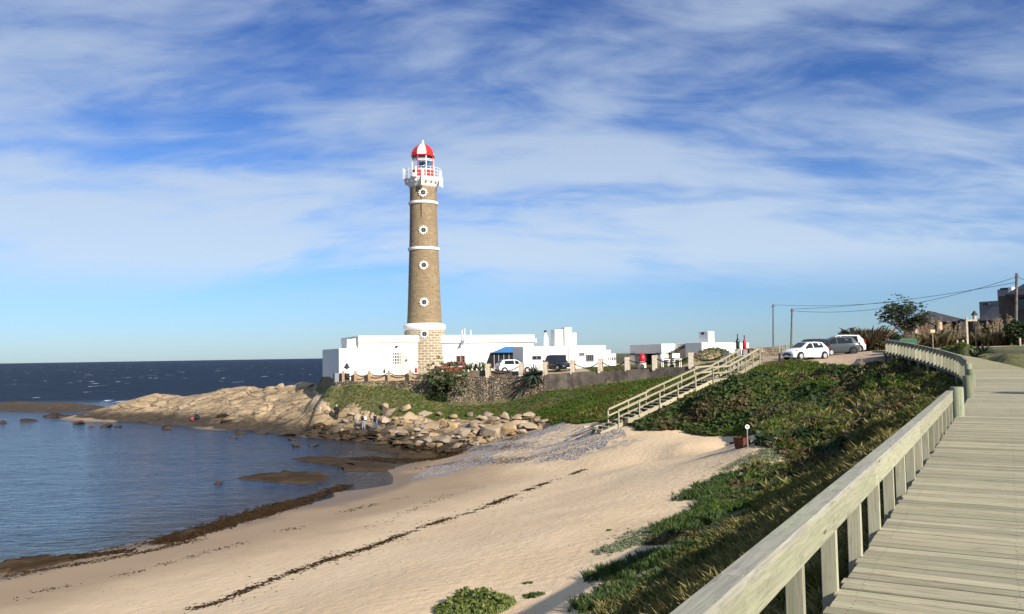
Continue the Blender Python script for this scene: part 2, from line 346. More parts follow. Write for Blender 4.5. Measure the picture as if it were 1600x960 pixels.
# ------------------------------------------------------------------ mesh helpers
class MB:
    def __init__(s): s.v = []; s.f = []; s.m = []
    def add(s, verts, faces, mi=0):
        o = len(s.v); s.v += [tuple(map(float, p)) for p in verts]
        s.f += [tuple(i + o for i in f) for f in faces]; s.m += [mi] * len(faces)
        return s
    def box(s, c, d, rz=0.0, mi=0, top=1.0):
        """centre, full size; top scales the upper face"""
        ca, sa = math.cos(rz), math.sin(rz); V = []
        for z in (-1, 1):
            k = top if z > 0 else 1.0
            for x, y in ((-1, -1), (1, -1), (1, 1), (-1, 1)):
                a, b = x * d[0] / 2 * k, y * d[1] / 2 * k
                V.append((c[0] + a * ca - b * sa, c[1] + a * sa + b * ca, c[2] + z * d[2] / 2))
        return s.add(V, [(3, 2, 1, 0), (4, 5, 6, 7), (0, 1, 5, 4), (1, 2, 6, 5), (2, 3, 7, 6), (3, 0, 4, 7)], mi)
    def lathe(s, prof, n=24, c=(0, 0, 0), mi=0, a0=0.0, cap=True):
        V = []; F = []
        for r, z in prof:
            for k in range(n):
                a = a0 + 2 * math.pi * k / n
                V.append((c[0] + r * math.cos(a), c[1] + r * math.sin(a), c[2] + z))
        for i in range(len(prof) - 1):
            for k in range(n):
                k2 = (k + 1) % n
                F.append((i * n + k, i * n + k2, (i + 1) * n + k2, (i + 1) * n + k))
        if cap:
            F.append(tuple(range(n - 1, -1, -1))); F.append(tuple((len(prof) - 1) * n + k for k in range(n)))
        return s.add(V, F, mi)
    def tube(s, pts, r, n=6, mi=0):
        pts = [Vector(p) for p in pts]; rs = r if hasattr(r, '__len__') else [r] * len(pts)
        V = []; F = []
        for i, p in enumerate(pts):
            t = (pts[min(i + 1, len(pts) - 1)] - pts[max(i - 1, 0)]).normalized()
            a = t.cross(Vector((0, 0, 1)) if abs(t.z) < 0.9 else Vector((1, 0, 0))).normalized(); b = t.cross(a)
            for k in range(n):
                w = 2 * math.pi * k / n
                V.append(p + (a * math.cos(w) + b * math.sin(w)) * rs[i])
        for i in range(len(pts) - 1):
            for k in range(n):
                k2 = (k + 1) % n
                F.append((i * n + k, (i + 1) * n + k, (i + 1) * n + k2, i * n + k2))
        F.append(tuple(range(n))); F.append(tuple((len(pts) - 1) * n + k for k in range(n - 1, -1, -1)))
        return s.add(V, F, mi)
    def prism(s, poly, axis, a, b, mi=0):
        """2-D polygon extruded along an axis: 'y' polygon is (x,z), 'x' polygon is (y,z), 'z' polygon is (x,y)"""
        n = len(poly)
        def p3(p, t): return {'y': (p[0], t, p[1]), 'x': (t, p[0], p[1]), 'z': (p[0], p[1], t)}[axis]
        V = [p3(p, a) for p in poly] + [p3(p, b) for p in poly]
        F = [tuple(range(n)), tuple(range(2 * n - 1, n - 1, -1))] + [(i, n + i, n + (i + 1) % n, (i + 1) % n) for i in range(n)]
        return s.add(V, F, mi)
    def mesh(s, name, mats, smooth=False, bevel=0):
        me = bpy.data.meshes.new(name); me.from_pydata(s.v, [], s.f)
        mats = mats if isinstance(mats, (list, tuple)) else [mats]
        for m in mats: me.materials.append(M[m] if isinstance(m, str) else m)
        if len(mats) > 1: me.polygons.foreach_set('material_index', s.m)
        bm = bmesh.new(); bm.from_mesh(me); bmesh.ops.recalc_face_normals(bm, faces=bm.faces)
        if bevel: bmesh.ops.bevel(bm, geom=bm.edges, offset=bevel, segments=1, affect='EDGES', clamp_overlap=True)
        bm.to_mesh(me); bm.free()
        if smooth:
            me.polygons.foreach_set('use_smooth', [True] * len(me.polygons))
            try: me.set_sharp_from_angle(angle=math.radians(40))
            except Exception: pass
        me.update()
        return me

def tag(o, label=None, cat=None, group=None, kind=None):
    for k, v in (('label', label), ('category', cat), ('group', group), ('kind', kind)):
        if v: o[k] = v
    return o
def ob(name, mesh, parent=None, loc=(0, 0, 0), rz=0.0, **t):
    o = bpy.data.objects.new(name, mesh); COL.objects.link(o)
    if parent is not None: o.parent = parent
    o.location = loc; o.rotation_euler = (0, 0, rz)
    return tag(o, **t)
def part(mb, name, mat, parent, smooth=False, bevel=0, **k):
    return ob(name, mb.mesh(name, mat, smooth, bevel), parent, **k)
def thing(name, label, cat, loc=(0, 0, 0), rz=0.0, group=None):
    return ob(name, None, None, loc, rz, label=label, cat=cat, group=group)

def npmesh(name, V, F, mats, tint=None, smooth=False):
    """V (n,3), F (m,3) or (m,4) arrays"""
    me = bpy.data.meshes.new(name); k = F.shape[1]
    me.vertices.add(len(V)); me.vertices.foreach_set('co', np.ascontiguousarray(V, np.float32).ravel())
    me.loops.add(F.size); me.loops.foreach_set('vertex_index', np.ascontiguousarray(F, np.int32).ravel())
    me.polygons.add(len(F)); me.polygons.foreach_set('loop_start', np.arange(0, F.size, k, dtype=np.int32))
    me.polygons.foreach_set('loop_total', np.full(len(F), k, np.int32))
    if smooth: me.polygons.foreach_set('use_smooth', np.ones(len(F), bool))
    for m in (mats if isinstance(mats, (list, tuple)) else [mats]): me.materials.append(M[m] if isinstance(m, str) else m)
    if tint is not None:
        a = me.attributes.new('tint', 'FLOAT', 'POINT'); a.data.foreach_set('value', np.ascontiguousarray(tint, np.float32))
    me.update(calc_edges=True)
    return me

def scatter(name, tmpl, pos, scale, mats, yaw=None, tint=None, tilt=0.25, zs=None, parent=None, normal_up=False, **t):
    """one merged mesh from copies of small templates; tmpl is a list of (V,F)"""
    n = len(pos); yaw = rng.uniform(0, 6.283, n) if yaw is None else yaw
    tint = rng.uniform(0, 1, n) if tint is None else tint
    ch = rng.integers(0, len(tmpl), n); VV = []; FF = []; TT = []; off = 0
    tx = rng.normal(0, tilt, n); ty = rng.normal(0, tilt, n)
    zs = np.ones(n) if zs is None else zs
    for c, (V, F) in enumerate(tmpl):
        k = np.where(ch == c)[0]
        if not len(k): continue
        ca, sa = np.cos(yaw[k])[:, None], np.sin(yaw[k])[:, None]
        x = V[None, :, 0] * ca - V[None, :, 1] * sa; y = V[None, :, 0] * sa + V[None, :, 1] * ca; z = V[None, :, 2] * zs[k][:, None]
        x = x + z * tx[k][:, None]; y = y + z * ty[k][:, None]
        P = np.stack([x, y, z], 2) * scale[k][:, None, None] + pos[k][:, None, :]
        VV.append(P.reshape(-1, 3)); TT.append(np.repeat(tint[k], len(V)))
        FF.append((F[None] + (np.arange(len(k)) * len(V))[:, None, None] + off).reshape(-1, F.shape[1])); off += len(k) * len(V)
    me = npmesh(name, np.concatenate(VV), np.concatenate(FF), mats, np.concatenate(TT))
    return ob(name, me, parent, **t)

# leaf templates ------------------------------------------------------------
def blades(n, h, w, spread, curl, seed):
    r = np.random.default_rng(seed); V = []; F = []
    for i in range(n):
        a = r.uniform(0, 6.283); lean = r.uniform(0.1, 1) * spread; hh = h * r.uniform(0.6, 1.1); ww = w * r.uniform(0.7, 1.2)
        bx, by = r.normal(0, 0.10, 2) * h * 1.5; dx, dy = math.cos(a), math.sin(a); px, py = -dy * ww, dx * ww; o = len(V)
        m = lean * hh * 0.4; e = lean * hh * (0.9 + curl)
        V += [(bx - px, by - py, -0.05 * h), (bx + px, by + py, -0.05 * h), (bx + dx * m + px * .7, by + dy * m + py * .7, hh * 0.6), (bx + dx * e, by + dy * e, hh * (1 - curl * 0.3))]
        F += [(o, o + 1, o + 2), (o, o + 2, o + 3)]
    return np.array(V), np.array(F)
def leafball(n, r0, size, seed, flat=0.7, elong=1.7):
    r = np.random.default_rng(seed); V = []; F = []
    for i in range(n):
        d = r.normal(0, 1, 3); d /= np.linalg.norm(d); d[2] = abs(d[2]) * flat + 0.02; c = d * r0 * r.uniform(0.45, 1.0)
        nrm = d * 0.7 + r.normal(0, 0.5, 3); nrm[2] += 0.3; nrm /= np.linalg.norm(nrm); a = np.cross(nrm, r.normal(0, 1, 3)); a /= np.linalg.norm(a); b = np.cross(nrm, a)
        s = size * r.uniform(0.6, 1.2); o = len(V)
        V += [c - a * s * elong * .5, c + b * s * .45, c + a * s * elong * .5, c - b * s * .45]
        F += [(o, o + 1, o + 2), (o, o + 2, o + 3)]
    return np.array(V), np.array(F)
def pebble(seed):
    r = np.random.default_rng(seed); V = np.array([(1, 0, 0), (-1, 0, 0), (0, 1, 0), (0, -1, 0), (0, 0, .7), (0, 0, -.5)], float) * r.uniform(0.7, 1.2, (6, 1))
    F = np.array([(0, 2, 4), (2, 1, 4), (1, 3, 4), (3, 0, 4), (2, 0, 5), (1, 2, 5), (3, 1, 5), (0, 3, 5)])
    return V, F
T_TUFT = [blades(8, 0.30, 0.016, 0.9, 0.25, k) for k in range(4)]
T_FINE = [blades(10, 0.22, 0.006, 0.9, 0.3, 20 + k) for k in range(4)]
T_BUSH = [leafball(22, 0.30, 0.13, 40 + k) for k in range(4)]
T_IVY = [leafball(9, 0.20, 0.105, 60 + k, 0.45) for k in range(4)]
T_FING = [blades(12, 0.16, 0.011, 0.8, 0.05, 80 + k) for k in range(4)]
T_PEB = [pebble(k) for k in range(5)]

# ------------------------------------------------------------------ materials
M = {}
def mat(name):
    m = bpy.data.materials.new(name); m.use_nodes = True; t = NT(m.node_tree)
    p = t.n['Principled BSDF']; M[name] = m
    return m, t, p
def plain(name, col, rough=0.8, var=0.12, scale=3.0, metal=0.0, bump=0.0, bscale=40, spec=0.3, rand=0.0, streak=0.0):
    m, t, p = mat(name); tcn = t.new('ShaderNodeTexCoord'); ge = t.new('ShaderNodeNewGeometry'); vec = ge.outputs['Position']
    n = t.noise(vec, scale, 5, 0.6)
    c = t.mix(t.ramp(n, 0.3, 0.7), tuple(x * (1 - var) for x in col), tuple(min(1, x * (1 + var)) for x in col))
    if streak:
        sn = t.noise(t.mapping(vec, (2.5, 2.5, 0.25)), 1.6, 5, 0.65)
        c = t.mix(t.math('MULTIPLY', t.ramp(sn, 0.5, 0.75), streak), c, tuple(x * 0.45 for x in col))
    if rand:
        oi = t.new('ShaderNodeObjectInfo')
        hs = t.new('ShaderNodeHueSaturation'); t.put(hs.inputs['Color'], c); t.put(hs.inputs['Value'], t.math('ADD', t.math('MULTIPLY', oi.outputs['Random'], 2 * rand), 1 - rand)); c = hs.outputs[0]
    t.put(p.inputs['Base Color'], c); p.inputs['Roughness'].default_value = rough; p.inputs['Metallic'].default_value = metal
    p.inputs['Specular IOR Level'].default_value = spec
    if bump: t.put(p.inputs['Normal'], t.bump(t.noise(vec, bscale, 4, 0.6), bump, 0.02))
    return m
def leafmat(name, a, b, c=None, rough=0.6, trans=0.25):
    m, t, p = mat(name); at_ = t.attr('tint'); ge = t.new('ShaderNodeNewGeometry')
    col = t.mix(t.ramp(at_.outputs['Fac'], 0, 1, smooth=False), a, b)
    if c is not None:
        col = t.mix(t.ramp(t.noise(ge.outputs['Position'], 0.35, 3), 0.48, 0.68), col, c)
    t.put(p.inputs['Base Color'], col); p.inputs['Roughness'].default_value = rough; p.inputs['Specular IOR Level'].default_value = 0.25
    if trans:
        tr = t.new('ShaderNodeBsdfTranslucent'); t.put(tr.inputs[0], col)
        mx = t.new('ShaderNodeMixShader'); mx.inputs[0].default_value = trans
        t.l.new(p.outputs[0], mx.inputs[1]); t.l.new(tr.outputs[0], mx.inputs[2]); t.l.new(mx.outputs[0], t.n['Material Output'].inputs[0])
    return m

plain('white_wall', (0.80, 0.78, 0.74), 0.85, 0.03, 1.5, bump=0.15, bscale=12, streak=0.10)
plain('white_paint', (0.80, 0.79, 0.76), 0.6, 0.04, 4)
plain('band_white', (0.82, 0.80, 0.76), 0.7, 0.05, 3, streak=0.12)
plain('red_paint', (0.62, 0.025, 0.02), 0.45, 0.08, 3)
plain('dark_metal', (0.03, 0.03, 0.033), 0.5, 0.15, 5)
plain('grey_metal', (0.28, 0.28, 0.29), 0.5, 0.1, 5, metal=0.3)
plain('rope', (0.03, 0.024, 0.02), 0.9, 0.2, 9)
plain('grey_board', (0.20, 0.195, 0.20), 0.7, 0.08, 4)
plain('blue_roof', (0.03, 0.13, 0.33), 0.5, 0.1, 3)
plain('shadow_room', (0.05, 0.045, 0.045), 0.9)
plain('pillar_white', (0.66, 0.58, 0.46), 0.85, 0.2, 5, bump=0.5, bscale=10)
plain('pillar_brick', (0.34, 0.24, 0.14), 0.9, 0.3, 7, bump=0.6, bscale=12)
plain('concrete', (0.18, 0.145, 0.115), 0.95, 0.4, 0.9, bump=0.7, bscale=5, streak=0.4)
plain('ochre_stone', (0.48, 0.36, 0.22), 0.9, 0.25, 1.2, bump=0.6, bscale=5)
plain('roof_dark', (0.045, 0.045, 0.052), 0.7, 0.2, 2)
plain('maroon', (0.10, 0.04, 0.035), 0.8, 0.15, 2)
plain('cream', (0.55, 0.42, 0.28), 0.85, 0.1, 2)
plain('house_grey', (0.22, 0.22, 0.24), 0.85, 0.08, 1)
plain('house_brown', (0.10, 0.075, 0.065), 0.85, 0.15, 1)
plain('green_bin', (0.03, 0.10, 0.06), 0.5, 0.1, 2)
plain('rust', (0.10, 0.035, 0.018), 0.8, 0.35, 4, bump=0.3)
plain('green_glass', (0.008, 0.035, 0.018), 0.2, 0.1, 3, spec=0.6)
plain('bottle_red', (0.45, 0.015, 0.03), 0.3, 0.1, 3)
plain('buoy_white', (0.7, 0.62, 0.5), 0.7, 0.1)
plain('tyre', (0.018, 0.018, 0.018), 0.85)
plain('rim', (0.55, 0.55, 0.55), 0.35, 0.05, metal=0.6)
plain('car_white', (0.80, 0.80, 0.80), 0.25, 0.01, spec=0.5)
plain('car_dark', (0.02, 0.022, 0.03), 0.22, 0.05, spec=0.6)
plain('car_grey', (0.06, 0.075, 0.085), 0.25, 0.05, spec=0.6)
plain('car_red', (0.22, 0.05, 0.035), 0.35, 0.05)
plain('car_glass', (0.012, 0.014, 0.018), 0.08, 0.0, spec=0.7)
plain('tail_red', (0.45, 0.01, 0.01), 0.25)
plain('skin', (0.45, 0.27, 0.19), 0.6)
plain('cloth_black', (0.012, 0.012, 0.016), 0.9)
plain('cloth_navy', (0.02, 0.022, 0.04), 0.9)
plain('jeans', (0.08, 0.12, 0.22), 0.9)
plain('jeans_pale', (0.26, 0.28, 0.33), 0.9)
plain('hair_grey', (0.35, 0.33, 0.31), 0.8)
plain('hair_dark', (0.02, 0.014, 0.01), 0.7)
plain('cloth_white', (0.75, 0.72, 0.68), 0.9)
plain('cloth_red', (0.40, 0.05, 0.05), 0.9)
plain('bark', (0.10, 0.075, 0.055), 0.95, 0.3, 4, bump=0.6, bscale=14)
plain('pole_wood', (0.14, 0.125, 0.11), 0.9, 0.25, 3, bump=0.3, bscale=20)
plain('seaweed', (0.05, 0.030, 0.015), 0.75, 0.5, 1.5)
plain('lamp_glass', (0.5, 0.45, 0.35), 0.3)
plain('driftwood', (0.42, 0.36, 0.28), 0.9, 0.2, 5)
plain('terrace_ochre', (0.50, 0.36, 0.22), 0.9, 0.15, 1.5)
leafmat('grass_bank', (0.044, 0.087, 0.012), (0.108, 0.157, 0.021), (0.137, 0.119, 0.029))
leafmat('ivy', (0.024, 0.047, 0.012), (0.066, 0.097, 0.020), (0.099, 0.074, 0.031))
leafmat('scrub', (0.041, 0.046, 0.019), (0.115, 0.108, 0.047), (0.121, 0.074, 0.047))
leafmat('dry_grass', (0.132, 0.117, 0.033), (0.265, 0.225, 0.081), (0.089, 0.109, 0.022))
leafmat('fingers', (0.034, 0.069, 0.017), (0.083, 0.119, 0.032), None, 0.45, 0.15)
leafmat('pale_plant', (0.13, 0.16, 0.09), (0.28, 0.29, 0.17))
leafmat('bush_yellow', (0.09, 0.13, 0.03), (0.20, 0.23, 0.07), None)
leafmat('tree_leaf', (0.023, 0.039, 0.016), (0.072, 0.085, 0.036), None)
leafmat('reed', (0.05, 0.045, 0.025), (0.14, 0.10, 0.05), None)
leafmat('pampas_blade', (0.07, 0.065, 0.028), (0.20, 0.155, 0.075), None)
leafmat('plume', (0.36, 0.28, 0.17), (0.55, 0.45, 0.31), None, 0.9, 0.35)
leafmat('aloe', (0.036, 0.072, 0.030), (0.096, 0.132, 0.054), None, 0.5, 0.1)
leafmat('agave', (0.03, 0.055, 0.04), (0.07, 0.10, 0.07), None, 0.45, 0.05)
leafmat('red_flower', (0.35, 0.05, 0.02), (0.5, 0.14, 0.05), None)
leafmat('lawn', (0.056, 0.085, 0.020), (0.125, 0.140, 0.040), (0.163, 0.124, 0.050))
leafmat('hedge', (0.012, 0.028, 0.008), (0.04, 0.07, 0.018), None)
leafmat('pebbles', (0.119, 0.119, 0.139), (0.297, 0.297, 0.321), None, 0.8, 0)
leafmat('wrack', (0.016, 0.010, 0.006), (0.062, 0.038, 0.02), None, 1.0, 0); M['wrack'].node_tree.nodes['Principled BSDF'].inputs['Specular IOR Level'].default_value = 0.0

def glassmat():
    m, t, p = mat('glass')
    gl = t.new('ShaderNodeBsdfGlossy'); gl.inputs['Roughness'].default_value = 0.05; gl.inputs[0].default_value = (.9, .95, 1, 1)
    tr = t.new('ShaderNodeBsdfTransparent'); tr.inputs[0].default_value = (0.72, 0.80, 0.82, 1)
    fr = t.new('ShaderNodeFresnel'); fr.inputs[0].default_value = 1.5
    mx = t.new('ShaderNodeMixShader'); t.put(mx.inputs[0], t.math('ADD', fr.outputs[0], 0.06)); t.l.new(tr.outputs[0], mx.inputs[1]); t.l.new(gl.outputs[0], mx.inputs[2])
    t.l.new(mx.outputs[0], t.n['Material Output'].inputs[0])
glassmat()
plain('dark_pane', (0.015, 0.017, 0.02), 0.1, 0.0, spec=0.6)

def woodmat(name, a, b, grain=1.0, knots=True, green=(0.30, 0.33, 0.20), up=False, joint=False):
    m, t, p = mat(name); tcn = t.new('ShaderNodeTexCoord'); oi = t.new('ShaderNodeObjectInfo')
    add = t.new('ShaderNodeVectorMath', operation='ADD'); t.put(add.inputs[0], tcn.outputs['Object'])
    sc_ = t.new('ShaderNodeVectorMath', operation='SCALE'); t.put(sc_.inputs[0], (17.3, 9.1, 4.7)); t.put(sc_.inputs['Scale'], oi.outputs['Random']); t.put(add.inputs[1], sc_.outputs[0])
    v = add.outputs[0]
    if up:
        v = t.mapping(v, rot=(0, math.pi / 2, 0))
    g = t.noise(t.mapping(v, (1.2, 26, 26)), 1.5 * grain, 6, 0.65, 0.6)
    c = t.mix(t.ramp(g, 0.3, 0.72), a, b)
    blot = t.noise(t.mapping(v, (1.0, 3, 3)), 1.3, 4, 0.6)
    c = t.mix(t.math('MULTIPLY', t.ramp(blot, 0.45, 0.75), 0.5), c, green)
    grey = t.noise(t.mapping(v, (2.2, 6, 6), loc=(5, 2, 1)), 1.7, 5, 0.7)
    c = t.mix(t.math('MULTIPLY', t.ramp(grey, 0.52, 0.72), 0.55), c, tuple(x * 0.55 for x in a))
    if knots:
        vo = t.new('ShaderNodeTexVoronoi'); t.put(vo.inputs[0], t.mapping(v, (1.0, 5, 5))); vo.inputs['Scale'].default_value = 1.1
        c = t.mix(t.ramp(vo.outputs['Distance'], 0.035, 0.085, 0.85, 0.0), c, (0.10, 0.055, 0.035))
    hs = t.new('ShaderNodeHueSaturation'); t.put(hs.inputs['Color'], c); t.put(hs.inputs['Value'], t.math('ADD', t.math('MULTIPLY', oi.outputs['Random'], 0.42), 0.79)); 
    c = hs.outputs[0]
    if joint:                                          # plank edges darkened in the colour, as shade in the gaps between them
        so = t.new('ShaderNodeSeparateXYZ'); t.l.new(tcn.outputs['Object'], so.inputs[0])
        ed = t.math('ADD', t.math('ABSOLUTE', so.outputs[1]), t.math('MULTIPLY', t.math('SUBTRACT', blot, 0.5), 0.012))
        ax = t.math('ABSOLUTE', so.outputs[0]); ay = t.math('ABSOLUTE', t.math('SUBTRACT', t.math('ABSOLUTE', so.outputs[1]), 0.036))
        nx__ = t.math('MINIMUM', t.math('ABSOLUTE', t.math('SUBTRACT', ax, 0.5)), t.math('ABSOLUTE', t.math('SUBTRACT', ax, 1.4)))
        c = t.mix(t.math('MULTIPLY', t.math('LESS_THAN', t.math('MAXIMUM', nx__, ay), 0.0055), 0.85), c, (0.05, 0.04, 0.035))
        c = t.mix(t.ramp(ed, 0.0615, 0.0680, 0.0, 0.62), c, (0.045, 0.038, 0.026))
    t.put(p.inputs['Base Color'], c); p.inputs['Roughness'].default_value = 0.85; p.inputs['Specular IOR Level'].default_value = 0.2
    t.put(p.inputs['Normal'], t.bump(g, 0.5, 0.004))
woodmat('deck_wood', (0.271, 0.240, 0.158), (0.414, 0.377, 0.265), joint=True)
woodmat('far_deck_wood', (0.244, 0.219, 0.143), (0.382, 0.353, 0.244))
woodmat('top_wood', (0.197, 0.185, 0.155), (0.319, 0.305, 0.252), 1.8)
woodmat('rail_wood', (0.231, 0.228, 0.160), (0.357, 0.353, 0.248), 1.6)
woodmat('stair_wood', (0.295, 0.261, 0.180), (0.418, 0.378, 0.273), 0.7, False)
woodmat('post_wood', (0.17, 0.19, 0.125), (0.28, 0.29, 0.195), 0.7, False, (0.20, 0.28, 0.17), True)
woodmat('baluster_wood', (0.269, 0.254, 0.185), (0.395, 0.378, 0.273), 1.2, True, (0.30, 0.33, 0.20), True)

def stonemat(name, sx, sz, c1, c2, mortar, msize=0.03, depth=0.4):
    """courses of masonry, laid round the axis (cylinder) from object coordinates"""
    m, t, p = mat(name); tcn = t.new('ShaderNodeTexCoord'); sp = t.new('ShaderNodeSeparateXYZ'); t.l.new(tcn.outputs['Object'], sp.inputs[0])
    ang = t.math('MULTIPLY', t.math('ARCTAN2', sp.outputs[1], sp.outputs[0]), 1.9)
    cb = t.new('ShaderNodeCombineXYZ'); t.put(cb.inputs[0], ang); t.put(cb.inputs[1], sp.outputs[2])
    br = t.new('ShaderNodeTexBrick'); t.put(br.inputs['Vector'], cb.outputs[0]); br.inputs['Scale'].default_value = 1.0
    br.inputs['Brick Width'].default_value = sx; br.inputs['Row Height'].default_value = sz; br.inputs['Mortar Size'].default_value = msize; br.inputs['Mortar Smooth'].default_value = 0.3
    br.inputs['Color1'].default_value = (*c1, 1); br.inputs['Color2'].default_value = (*c2, 1); br.inputs['Mortar'].default_value = (*mortar, 1)
    n = t.noise(tcn.outputs['Object'], 1.2, 5, 0.65)
    c = t.mix(t.ramp(n, 0.35, 0.7, 0, 0.45), br.outputs[0], tuple(x * 0.6 for x in c1))
    t.put(p.inputs['Base Color'], c); p.inputs['Roughness'].default_value = 0.9
    t.put(p.inputs['Normal'], t.bump(t.math('ADD', t.math('MULTIPLY', br.outputs['Fac'], -1.0), t.math('MULTIPLY', n, 0.5)), depth, 0.03))
stonemat('tower_stone', 0.42, 0.21, (0.30, 0.222, 0.13), (0.195, 0.14, 0.08), (0.37, 0.285, 0.18), 0.022, 0.8)
stonemat('base_stone', 0.62, 0.30, (0.40, 0.32, 0.215), (0.25, 0.19, 0.125), (0.55, 0.485, 0.37), 0.055, 0.9)

def rubblemat():
    m, t, p = mat('rubble'); ge = t.new('ShaderNodeNewGeometry'); v = ge.outputs['Position']
    vo = t.new('ShaderNodeTexVoronoi'); t.put(vo.inputs[0], t.mapping(v, (1, 1, 1.4))); vo.inputs['Scale'].default_value = 3.3
    ve = t.new('ShaderNodeTexVoronoi', feature='DISTANCE_TO_EDGE'); t.put(ve.inputs[0], t.mapping(v, (1, 1, 1.4))); ve.inputs['Scale'].default_value = 3.3
    sp = t.new('ShaderNodeSeparateColor'); t.l.new(vo.outputs['Color'], sp.inputs[0])
    c = t.mix(sp.outputs[0], (0.13, 0.095, 0.06), (0.44, 0.35, 0.24))
    c = t.mix(t.ramp(t.noise(v, 0.5, 4), 0.4, 0.7, 0, 0.6), c, (0.10, 0.085, 0.05))
    c = t.mix(t.ramp(ve.outputs['Distance'], 0.0, 0.10, 0.9, 0), c, (0.05, 0.04, 0.03))
    t.put(p.inputs['Base Color'], c); p.inputs['Roughness'].default_value = 0.95
    t.put(p.inputs['Normal'], t.bump(t.ramp(ve.outputs['Distance'], 0, 0.25), 1.0, 0.12))
rubblemat()

def rockmat(name, a, b, wet=(0.075, 0.05, 0.028), wz=(0.25, 1.1), rand=0.6):
    m, t, p = mat(name); ge = t.new('ShaderNodeNewGeometry'); v = ge.outputs['Position']; oi = t.new('ShaderNodeObjectInfo')
    n = t.noise(v, 0.5, 6, 0.6, 0.4); n2 = t.noise(v, 3.5, 5, 0.7)
    c = t.mix(t.ramp(n, 0.3, 0.7), a, b)
    c = t.mix(t.ramp(n2, 0.5, 0.75, 0, 0.5), c, tuple(x * 0.5 for x in a))
    hs = t.new('ShaderNodeHueSaturation'); t.put(hs.inputs['Color'], c); t.put(hs.inputs['Value'], t.math('ADD', t.math('MULTIPLY', oi.outputs['Random'], rand), 0.88 - rand / 2)); t.put(hs.inputs['Saturation'], t.math('ADD', t.math('MULTIPLY', t.math('FRACT', t.math('MULTIPLY', oi.outputs['Random'], 7.3)), 0.5), 0.62)); c = hs.outputs[0]
    sp = t.new('ShaderNodeSeparateXYZ'); t.l.new(v, sp.inputs[0])
    zz_ = t.math('ADD', sp.outputs[2], t.math('MULTIPLY', t.math('SUBTRACT', n, 0.5), 1.6))
    w = t.ramp(zz_, wz[0], wz[1], 0.92, 0.0)
    c = t.mix(w, c, wet)
    t.put(p.inputs['Base Color'], c); p.inputs['Roughness'].default_value = 0.92; p.inputs['Specular IOR Level'].default_value = 0.08
    t.put(p.inputs['Normal'], t.bump(t.math('ADD', n2, t.math('MULTIPLY', t.noise(v, 12, 4, 0.7), 0.4)), 0.6, 0.12))
rockmat('boulder', (0.29, 0.205, 0.115), (0.43, 0.32, 0.20))
rockmat('pale_boulder', (0.37, 0.265, 0.15), (0.52, 0.395, 0.245), rand=0.1)
rockmat('dark_rock', (0.03, 0.02, 0.012), (0.075, 0.05, 0.028), wz=(-0.1, 0.35))

